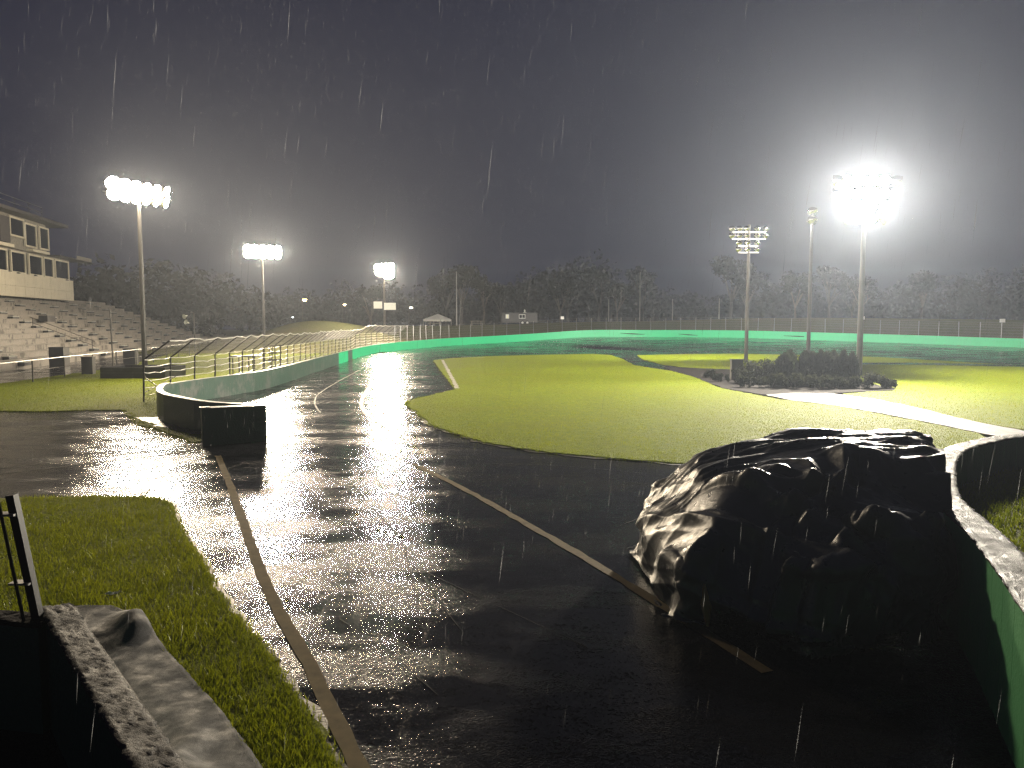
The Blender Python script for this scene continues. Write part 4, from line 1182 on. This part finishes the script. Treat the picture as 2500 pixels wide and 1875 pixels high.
for i, (x, y, w, hgt, lab) in enumerate([(11.75, 40.2, 0.30, 1.05, 'square grey box behind the spiky bushes'), (13.05, 39.0, 0.15, 0.82, 'small grey box left of the conifer row'),
                                        (13.45, 39.2, 0.28, 0.70, 'low grey block between the small box and the conifers'), (13.2, 37.6, 0.20, 1.16, 'tall grey cabinet beside the first conifer'),
                                        (15.85, 35.6, 0.14, 0.34, 'small pale marker stone by the brightest floodlight pole')]):
    t = thing('equipment_cabinet' if i < 4 else 'marker_stone', lab, 'cabinet' if i < 4 else 'stone', (x, y, 0.03))
    b = MB(); b.box((x, y, hgt / 2 + 0.03), (w, w * 0.5, hgt / 2)); b.build('body', M['roof_dark'] if i < 4 else M['concrete'], t)
    b = MB(); b.box((x, y, hgt + 0.05), (w * 1.06, w * 0.56, 0.025)); b.build('top', M['dark_metal'] if i < 4 else M['concrete'], t)

# ------------------------------------------------------------------ grass blades
def blades(name, poly, n, h, seed, zf=0.035, weight=None, tuft=0.0, mat='blade', lo=0.15, hole=None):
    r = np.random.default_rng(seed); P = np.array([p[:2] for p in poly])
    x0, y0 = P.min(0); x1, y1 = P.max(0)
    X = r.uniform(x0, x1, n * 3); Y = r.uniform(y0, y1, n * 3)
    m = inside(poly, X, Y)
    if hole is not None: m &= ~inside(hole, X, Y)
    if weight is not None: m &= r.random(len(X)) < weight(X, Y)
    X = X[m][:n]; Y = Y[m][:n]; k = len(X)
    patch = 0.5 + 0.5 * np.sin(X * 3.1 + 1.3 * np.sin(Y * 2.3)) * np.cos(Y * 2.7 + np.sin(X * 4.1))
    H = h * (0.45 + 0.8 * r.random(k)) * (0.7 + 0.6 * patch)
    a = r.uniform(0, 2 * math.pi, k); w = h * 0.085 * (0.7 + 0.7 * r.random(k))
    lean = H * r.uniform(0.1, 0.9, k); b = r.uniform(0, 2 * math.pi, k)
    z = np.full(k, zf)
    A = np.stack([X - np.cos(a) * w, Y - np.sin(a) * w, z - 0.005], 1); B = np.stack([X + np.cos(a) * w, Y + np.sin(a) * w, z - 0.005], 1)
    C = np.stack([X + np.cos(b) * lean, Y + np.sin(b) * lean, z + H], 1)
    V = np.stack([A, B, C], 1).reshape(-1, 3)
    tone = np.repeat(np.clip(lo + 0.55 * patch * r.random(k) + 0.35 * r.random(k), 0, 1), 3)
    return tag(np_mesh(name, V, np.arange(3 * k).reshape(k, 3), M[mat], attr=tone), kind='stuff')
SHEET = [(-4.75, 7.72), (-4.15, 7.76), (-3.75, 7.48), (-2.88, 6.44), (-2.22, 5.64), (-1.68, 4.91), (-1.2, 4.26), (-0.6, 3.3), (-0.9, 2.8), (-1.5, 3.5), (-2.9, 5.1), (-3.6, 5.8)]
blades('grass', LAWN_N, 170000, 0.055, 1, hole=SHEET, weight=lambda X, Y: np.clip(7.0 / np.maximum(Y, 1) ** 1.1, 0, 1) * (X > -8.5), mat='near_blade')
blades('grass', LAWN_L, 60000, 0.07, 2, 0.03, weight=lambda X, Y: np.clip((26.0 / Y) ** 2, 0, 1))
blades('grass', LAWN_A, 330000, 0.042, 3, weight=lambda X, Y: np.clip((16.5 / Y) ** 2.6, 0, 1), lo=0.3)
blades('grass', LAWN_B, 60000, 0.07, 4, weight=lambda X, Y: np.clip((21.0 / Y) ** 2, 0, 1), lo=0.3)
blades('grass', BANK, 60000, 0.08, 5, 0.55, weight=lambda X, Y: ((X < 12) & (Y > 5.0)) * 1.0)

def fringe(path, half, n, h, seed, mat):
    P = resample([Vector((*p, 0)) for p in path], 0.3)
    a = offset_line(P, half); c = offset_line(P, -half)
    blades('grass', [tuple(p) for p in a] + [tuple(p) for p in reversed(c)], n, h, seed, 0.012, mat=mat, lo=0.1)
fringe(LAWN_A[3:16], 0.10, 26000, 0.065, 11, 'blade')
fringe(LAWN_N[3:17], 0.06, 16000, 0.065, 12, 'near_blade')
fringe(LAWN_L[1:11], 0.12, 9000, 0.07, 13, 'blade')
# ------------------------------------------------------------------ vehicle under the black tarp
def _rbox(P, c, h, r, ang=0.0):
    q = P - np.array(c)
    ca, sa = math.cos(ang), math.sin(ang)
    q = np.stack([q[..., 0]*ca + q[..., 1]*sa, -q[..., 0]*sa + q[..., 1]*ca, q[..., 2]], -1)
    d = np.abs(q) - (np.array(h) - r)
    return np.linalg.norm(np.maximum(d, 0), axis=-1) + np.minimum(d.max(-1), 0) - r
def _cyl(P, c, rad, top):
    q = np.hypot(P[..., 0]-c[0], P[..., 1]-c[1]) - rad
    w = np.abs(P[..., 2] - top/2) - top/2
    d = np.stack([q, w], -1)
    return np.minimum(d.max(-1), 0) + np.linalg.norm(np.maximum(d, 0), axis=-1) - 0.02
def car_sdf(P):
    """vehicle hull: flat roof to the back, a long slope towards the camera, a stepped left end, two drums in front."""
    X, Y, Z = P[..., 0], P[..., 1], P[..., 2]
    pl = [Z - 1.56, (Z - 0.86 - (Y-7.55)*0.62)/1.177, (Z - 1.20 - (X-2.25)*0.28)/1.04, (Z - 0.62 - (X-1.76)*1.1)/1.49,
          7.5 - Y, Y - 10.0, 1.70 - X, (X-4.13)*0.926 - (Y-7.0)*0.377]
    k = 0.045
    m = np.max(pl, axis=0)
    body = m + k*np.log(np.sum([np.exp((q-m)/k) for q in pl], axis=0)) - 0.03
    b1 = _cyl(P, (3.62, 7.28), 0.36, 1.12)
    b2 = _cyl(P, (2.90, 7.05), 0.32, 0.80)
    arm = _rbox(P, (1.75, 7.85, 0.52), (0.13, 0.34, 0.1), 0.05, 0.1)
    return np.minimum(np.minimum(body, arm), np.minimum(b1, b2))
def drape(nx=132, ny=112, sp=0.042, steps=150, inner=7):
    rng = np.random.default_rng(5)
    a = 0.10
    gx, gy = np.meshgrid((np.arange(nx)-nx/2)*sp, (np.arange(ny)-ny/2)*sp, indexing='ij')
    cx, cy_ = gx*0.90, gy*0.90
    gx, gy = cx, cy_
    X = 3.10 + gx*math.cos(a) - gy*math.sin(a); Y = 8.52 + gx*math.sin(a) + gy*math.cos(a)
    keep = ((X-4.13)*0.926 - (Y-7.0)*0.377) < 0.20
    keep &= ~((gx < -nx/2*sp*0.9+0.5) & (gy < -ny/2*sp*0.9+0.45))
    P = np.stack([X, Y, 1.62 + 0.0*X], -1)
    P[..., 2] += 0.03*np.sin(gx*5+1)*np.sin(gy*4) + 0.02*np.sin(gx*19+3*gy)*np.sin(gy*16-2*gx) + rng.normal(0, 0.008, X.shape)
    V = np.zeros_like(P); w = keep.astype(float)
    def con(A, B, wa, wb, rest, k):
        d = B - A; L = np.linalg.norm(d, axis=-1) + 1e-9
        ok = wa*wb
        if k > 0: s = (L-rest)/L*0.5*ok*k
        else: s = np.minimum(L-rest, 0)/L*0.5*ok*(-k)
        c = d*s[..., None]; A += c; B -= c
    def pairs(di, dj, rest, k):
        for o in (0, 1):
            m = 2*max(di, abs(dj))
            for q in range(max(di, abs(dj))):
                st = o*max(di, abs(dj)) + q
                if di and not dj:
                    A = P[st::m]; B = P[st+di::m]; n = min(len(A), len(B)); A = A[:n]; B = B[:n]
                    con(A, B, w[st::m][:n], w[st+di::m][:n], rest, k)
                elif dj and not di:
                    A = P[:, st::m]; B = P[:, st+dj::m]; n = min(A.shape[1], B.shape[1]); A = A[:, :n]; B = B[:, :n]
                    con(A, B, w[:, st::m][:, :n], w[:, st+dj::m][:, :n], rest, k)
                elif dj > 0:
                    A = P[st::m, :-1]; B = P[st+1::m, 1:]; n = min(len(A), len(B)); con(A[:n], B[:n], w[st::m, :-1][:n], w[st+1::m, 1:][:n], rest, k)
                else:
                    A = P[st::m, 1:]; B = P[st+1::m, :-1]; n = min(len(A), len(B)); con(A[:n], B[:n], w[st::m, 1:][:n], w[st+1::m, :-1][:n], rest, k)
    dt = 1/45.; th = 0.012
    for s in range(steps):
        V[..., 2] -= 9.8*dt
        V *= 0.985 if s < steps*0.7 else 0.93
        P0 = P.copy(); P += V*dt
        for it in range(inner):
            pairs(1, 0, sp, 1); pairs(0, 1, sp, 1)
            pairs(1, 1, sp*1.4142, .35); pairs(1, -1, sp*1.4142, .35)
            if it % 2 == 0: pairs(2, 0, 2*sp, -.25); pairs(0, 2, 2*sp, -.25)
        d = car_sdf(P) - th
        hit = (d < 0)
        if hit.any():
            Q = P[hit]; e = 1e-3
            g = np.stack([car_sdf(Q+np.eye(3)[i]*e)-car_sdf(Q-np.eye(3)[i]*e) for i in range(3)], -1)
            g /= np.linalg.norm(g, axis=-1, keepdims=True)+1e-9
            Q = Q - g*d[hit][:, None]
            mv = Q - P0[hit]; mv -= (mv*g).sum(-1, keepdims=True)*g
            P[hit] = Q - mv*0.35
        lowz = P[..., 2] < 0.02
        P[lowz, 2] = 0.02; P[lowz, :2] = P0[lowz, :2]*0.6 + P[lowz, :2]*0.4
        V = (P-P0)/dt
    return P, keep

P, keep = drape(nx=148, ny=136, sp=0.037, steps=180, inner=8)
def upsample(P, keep, k):
    """finer cloth between the simulated points."""
    nx, ny = keep.shape
    i = np.linspace(0, nx - 1, (nx - 1) * k + 1); j = np.linspace(0, ny - 1, (ny - 1) * k + 1)
    i0 = np.minimum(i.astype(int), nx - 2); j0 = np.minimum(j.astype(int), ny - 2)
    fi = (i - i0)[:, None, None]; fj = (j - j0)[None, :, None]
    g = lambda a, b: P[np.ix_(i0 + a, j0 + b)]
    Q = (g(0, 0) * (1 - fi) + g(1, 0) * fi) * (1 - fj) + (g(0, 1) * (1 - fi) + g(1, 1) * fi) * fj
    K = keep[np.ix_(i0, j0)] & keep[np.ix_(i0 + 1, j0)] & keep[np.ix_(i0, j0 + 1)] & keep[np.ix_(i0 + 1, j0 + 1)]
    return Q, K
def waves(x, y, seed, n=7):
    r = np.random.default_rng(seed); out = 0 * x
    for q in range(n):
        a = r.uniform(0, 6.28); f = r.uniform(0.6, 1.7)
        out = out + np.sin((x * math.cos(a) + y * math.sin(a)) * f * 2.2 + r.uniform(0, 6.28) + 0.8 * np.sin(y * 1.3 + q))
    return out / n ** 0.5
def ridge(v): return np.maximum(0, 1 - np.abs(v) * 1.6) ** 1.5
def crumple(P, keep):
    """creases of a stiff sheet: long folds on top, gathered pleats running down the near side."""
    Q, K = upsample(P, keep, 3)
    for _ in range(3):
        Q[1:-1, 1:-1] = (Q[1:-1, 1:-1] * 2 + Q[:-2, 1:-1] + Q[2:, 1:-1] + Q[1:-1, :-2] + Q[1:-1, 2:]) / 6
    du = np.gradient(Q, axis=0); dv = np.gradient(Q, axis=1)
    nrm = np.cross(du, dv); nrm /= np.linalg.norm(nrm, axis=-1, keepdims=True) + 1e-9
    x, y, z = Q[..., 0], Q[..., 1], Q[..., 2]
    top = sstep(nrm[..., 2], 0.5, 0.85) * sstep(y, 8.3, 8.8); sd = 1 - top
    low = sstep(z, 0.03, 0.15)
    def facets(a, b_, seed, n, f_lo, f_hi):
        r = np.random.default_rng(seed); o = 0 * a
        for q in range(n):
            t = r.uniform(0, 3.14); f = r.uniform(f_lo, f_hi); k = (a * math.cos(t) + b_ * math.sin(t)) * f + r.uniform(0, 2) + 0.25 * np.sin(a * 1.7 + b_ + q)
            o = o + (np.abs((k % 2.0) - 1.0) ** 1.6 - 0.4) / f
        return o
    roof = 0.034 * ridge(waves(x * 1.1, y * 6.0 + 0.9 * x, 1)) + 0.30 * facets(x * 0.5, y * 1.8 + 0.3 * x, 12, 5, 2.0, 4.5) * 0.35 + 0.016 * ridge(waves(x * 2.6 + y, y * 10.0 - 1.2 * x, 2))
    s = ((x - 4.05) * 1.6 - (y - 9.0) * 1.15) / 1.97 + 0.04 * np.sin(y * 6)
    near = sstep(-nrm[..., 1], 0.15, 0.4)
    fan = np.exp(-(s / 0.32) ** 2) * near
    pleat = 0.19 * fan * (np.abs(((s * 6.5 + 0.3 * np.sin(z * 4)) % 2.0) - 1.0))
    fold = np.abs(((x * 1.25 + z * 0.75 + 0.35 * np.sin(z * 2.6 + x)) * 2.3) % 2.0 - 1.0)
    amt = np.clip(0.35 + 0.9 * waves(x * 1.2 + 3, z * 1.3, 21), 0, 1)
    swag = np.abs(((y * 1.0 + 0.55 * z + 0.10 * np.sin(x * 4.5 + 1) + 0.09 * waves(x * 1.4, y * 1.5, 31)) * 5.2) % 2.0 - 1.0)
    amt2 = np.clip(0.30 + 1.0 * waves(x * 1.3 - 2, y * 1.6 + z, 22), 0, 1) * sstep(nrm[..., 2], 0.25, 0.6)
    side = near * 0.15 * swag * amt2 + near * 0.10 * fold * amt + 0.15 * facets(x + 0.8 * y, z * 1.1, 13, 6, 1.4, 4.2) + 0.065 * ridge(waves(x * 1.6 + z * 1.7 + y, z * 1.0 - 0.4 * x, 3)) + 0.022 * ridge(waves(x * 3.4 - 1.8 * z + 2.6 * y, z * 2.4 + x, 4))
    h = top * roof + sd * (side + pleat)
    Q = Q + nrm * np.maximum(h, -0.02)[..., None] * (0.2 + 0.8 * low)[..., None]
    over = np.maximum((Q[..., 0] - 4.20) * 0.926 - (Q[..., 1] - 7.0) * 0.377, 0)      # it lies against the block wall
    Q[..., 0] -= over * 0.926; Q[..., 1] += over * 0.377
    Q[..., 2] = np.maximum(Q[..., 2], 0.015)
    return Q, K
Q, K = crumple(P, keep)
nx, ny = K.shape
idx = np.arange(nx * ny).reshape(nx, ny)
F = np.stack([idx[:-1, :-1], idx[1:, :-1], idx[1:, 1:], idx[:-1, 1:]], -1)
ok = K[:-1, :-1] & K[1:, :-1] & K[1:, 1:] & K[:-1, 1:]
zz = np.maximum.reduce([Q[:-1, :-1, 2], Q[1:, :-1, 2], Q[1:, 1:, 2], Q[:-1, 1:, 2]])
ctr = (Q[:-1, :-1] + Q[1:, 1:]) / 2
ok &= (zz > 0.055) & ~((zz < 0.22) & (car_sdf(ctr) > 0.16))
F = F[ok]
used = np.unique(F); remap = -np.ones(nx * ny, int); remap[used] = np.arange(len(used))
car = thing('covered_vehicle', 'bulky parked vehicle hidden under a wet wrinkled black tarp beside the curved green wall', 'covered vehicle', (2.9, 8.5, 0))
tp = np_mesh('tarp', Q.reshape(-1, 3)[used] - np.array((2.9, 8.5, 0)), remap[F], M['tarp'], car, smooth=True)
b = MB(); b.tube([(1.88, 7.34, 0.46), (1.90, 7.32, 0.26), (1.91, 7.30, 0.05)], [0.012, 0.06, 0.015], 5); b.build('tan_flap', simple('tan_underside', (0.30, 0.16, 0.05), 0.6), car)  # amber underside of the tarp, added as a separate small flap
for (x, y) in ((2.0, 7.95), (2.0, 9.2), (3.9, 9.2), (3.5, 8.0)):
    b = MB(); b.lathe((x, y, 0.3), [(0.14, -0.1), (0.3, -0.1), (0.3, 0.1), (0.14, 0.1), (0.0, 0.08)], 14, (0, -1, 0)); b.build('wheel', M['tar'], car)
b = MB(); b.box((2.9, 8.55, 0.48), (1.0, 0.72, 0.2)); b.build('chassis', M['roof_dark'], car)

# ------------------------------------------------------------------ left corner: post, ground sheet, litter
t = thing('leaning_post', 'dark leaning square post on the corner of the low walls', 'post', (-3.55, 5.6, 0.8))
b = MB(); a = Vector((-3.50, 5.56, 0.70)); c = Vector((-3.63, 5.5, 1.76)); m = (a + c) / 2
b.box(tuple(m), (0.03, 0.03, (c - a).length / 2), (1, 0, 0.12), tuple((c - a).normalized())); b.build('post', M['dark_metal'], t)
b = MB(); b.tube([(-3.585, 5.50, 0.80), (-3.70, 5.44, 1.80)], 0.012, 6); b.build('rod', M['dark_metal'], t)
for z in (1.1, 1.62):
    f0 = (z - 0.7) / 1.06; p = a.lerp(c, f0); b = MB(); b.box((p.x - 0.05, p.y - 0.02, z), (0.075, 0.045, 0.008)); b.build('tie', M['galv'], t)

def ground_sheet():
    L = resample(catmull([(-4.75, 7.75, 0), (-4.1, 6.7, 0), (-3.35, 5.85, 0), (-2.5, 4.85, 0), (-1.5, 3.6, 0), (-0.9, 2.8, 0)], 6), 0.045)
    R = catmull([(-4.15, 7.80, 0), (-3.75, 7.52, 0), (-2.86, 6.46, 0), (-2.2, 5.66, 0), (-1.66, 4.93, 0), (-1.2, 4.3, 0), (-0.6, 3.3, 0)], 6)
    n = len(L); lenR = sum((q - p).length for p, q in zip(R, R[1:])); R = resample(R, lenR / (n - 1)); n = min(n, len(R)); m = 26
    r = np.random.default_rng(21); V = np.zeros((n, m, 3))
    for i in range(n):
        for j in range(m):
            f0 = j / (m - 1); p = L[i].lerp(R[i], f0)
            z = 0.075 + 0.012 * math.sin(p.x * 9 + 2 * p.y) * math.sin(p.y * 5) + 0.006 * math.sin(17 * p.x - 11 * p.y)
            for (qx, qy, amp, rad, k1, k2) in ((-3.72, 7.15, 0.16, 0.34, 9, 5), (-2.25, 4.75, 0.13, 0.24, 13, 7), (-1.95, 4.55, 0.10, 0.2, 16, 9), (-2.3, 5.15, 0.05, 0.2, 12, 4)):
                dd = math.hypot(p.x - qx, p.y - qy) / rad
                z += amp * math.exp(-dd * dd) * (0.7 + 0.5 * math.sin(k1 * (p.x - qx) + k2 * (p.y - qy)))
            if j == m - 1: z = 0.03
            V[i, j] = (p.x + (r.normal(0, 0.004) if j == m - 1 else 0), p.y, z)
    idx = np.arange(n * m).reshape(n, m)
    F = np.stack([idx[:-1, :-1], idx[:-1, 1:], idx[1:, 1:], idx[1:, :-1]], -1).reshape(-1, 4)
    o = np_mesh('ground_sheet', V.reshape(-1, 3), F, M['geotextile'], smooth=True)
    tag(o, 'long grey ground sheet on the grass along the near corner wall', 'ground sheet')
ground_sheet()
def litter(label, x, y, s, seed):
    r = np.random.default_rng(seed); b = MB(); n = 5; vs = []
    for i in range(n):
        for j in range(n): vs.append((x + (i - 2) * s * 0.5 + r.normal(0, s * .12), y + (j - 2) * s * 0.3 + r.normal(0, s * .12), 0.07 + abs(r.normal(0, s * 0.35))))
    b.add(vs, [(i * n + j, i * n + n + j, i * n + n + j + 1, i * n + j + 1) for i in range(n - 1) for j in range(n - 1)])
    tag(b.build('crumpled_wrapper', M['white_cloth']), label, 'litter')
litter('small crumpled pale wrapper lying on the grass beyond the near corner wall', -4.33, 8.15, 0.07, 1)
t = thing('marker_stake', 'small bent pale stake at the edge of the near lawn beside the access road', 'stake', (-6.28, 13.0, 0))
b = MB(); b.tube([(-6.3, 13.0, 0.0), (-6.26, 13.0, 0.10), (-6.2, 13.0, 0.17)], [0.014, 0.012, 0.008], 5); b.build('shaft', M['white_paint'], t)
b = MB(); b.lathe((-6.33, 12.99, 0.02), [(0.0, 0.0), (0.06, 0.01), (0.045, 0.04), (0.0, 0.05)], 8); b.build('foot', M['white_paint'], t)

# ------------------------------------------------------------------ rain
def rain(n, seed):
    r = np.random.default_rng(seed)
    # drops fill the air above the site evenly, falling with a slight slant
    Y = r.uniform(-4, 62, n); X = r.uniform(-34, 40, n); Z = r.uniform(0.3, 20, n)
    near = int(n * 0.015)
    Y[:near] = r.uniform(-2, 12, near); X[:near] = r.uniform(-9, 9, near); Z[:near] = r.uniform(0.3, 9, near)
    big = np.arange(n) >= n - 90          # a few drops that fall close by
    X[big] = r.uniform(-2.6, 2.6, 90); Y[big] = r.uniform(2.4, 4.6, 90); Z[big] = r.uniform(2.9, 5.6, 90)
    m = (np.hypot(np.hypot(X, Y), Z - 3.0) > 2.2); X, Y, Z, big = X[m], Y[m], Z[m], big[m]; k = len(X)
    L = r.uniform(0.10, 0.24, k); w = r.uniform(0.0004, 0.0009, k) * np.where(big, 1.3, 1.0); sl = r.normal(-0.10, 0.03, k)
    d = np.stack([sl, np.zeros(k), -np.ones(k)], 1) * L[:, None]
    c = np.stack([X, Y, Z], 1)
    mid = c + d * 0.5; end = c + d
    ring = []
    for a in (0, 2.094, 4.189): ring.append(mid + np.stack([np.cos(a) * w, np.sin(a) * w, 0 * w], 1))
    V = np.stack([c, ring[0], ring[1], ring[2], end], 1).reshape(-1, 3)
    base = (np.arange(k) * 5)[:, None]
    T = np.array([[0, 1, 2], [0, 2, 3], [0, 3, 1], [4, 2, 1], [4, 3, 2], [4, 1, 3]])
    F = (base[:, :, None] + T[None]).reshape(-1, 3)
    tag(np_mesh('rain', V, F, M['rain']), kind='stuff')
rain(130000, 5)

# ------------------------------------------------------------------ haze: the wet air over the whole site
hz, nt, out = new_mat('wet_air')
v = N(nt, 'VolumePrincipled')
v.inputs['Color'].default_value = (0.74, 0.84, 1.0, 1)
v.inputs['Density'].default_value = HAZE_DENSITY
v.inputs['Anisotropy'].default_value = HAZE_ANISO
nt.links.new(v.outputs[0], out.inputs['Volume'])
hz.cycles.volume_sampling = 'EQUIANGULAR'
b = MB(); b.box((0, 150, 12.5), (340, 200, 14.5))
tag(b.build('haze', hz), kind='stuff')
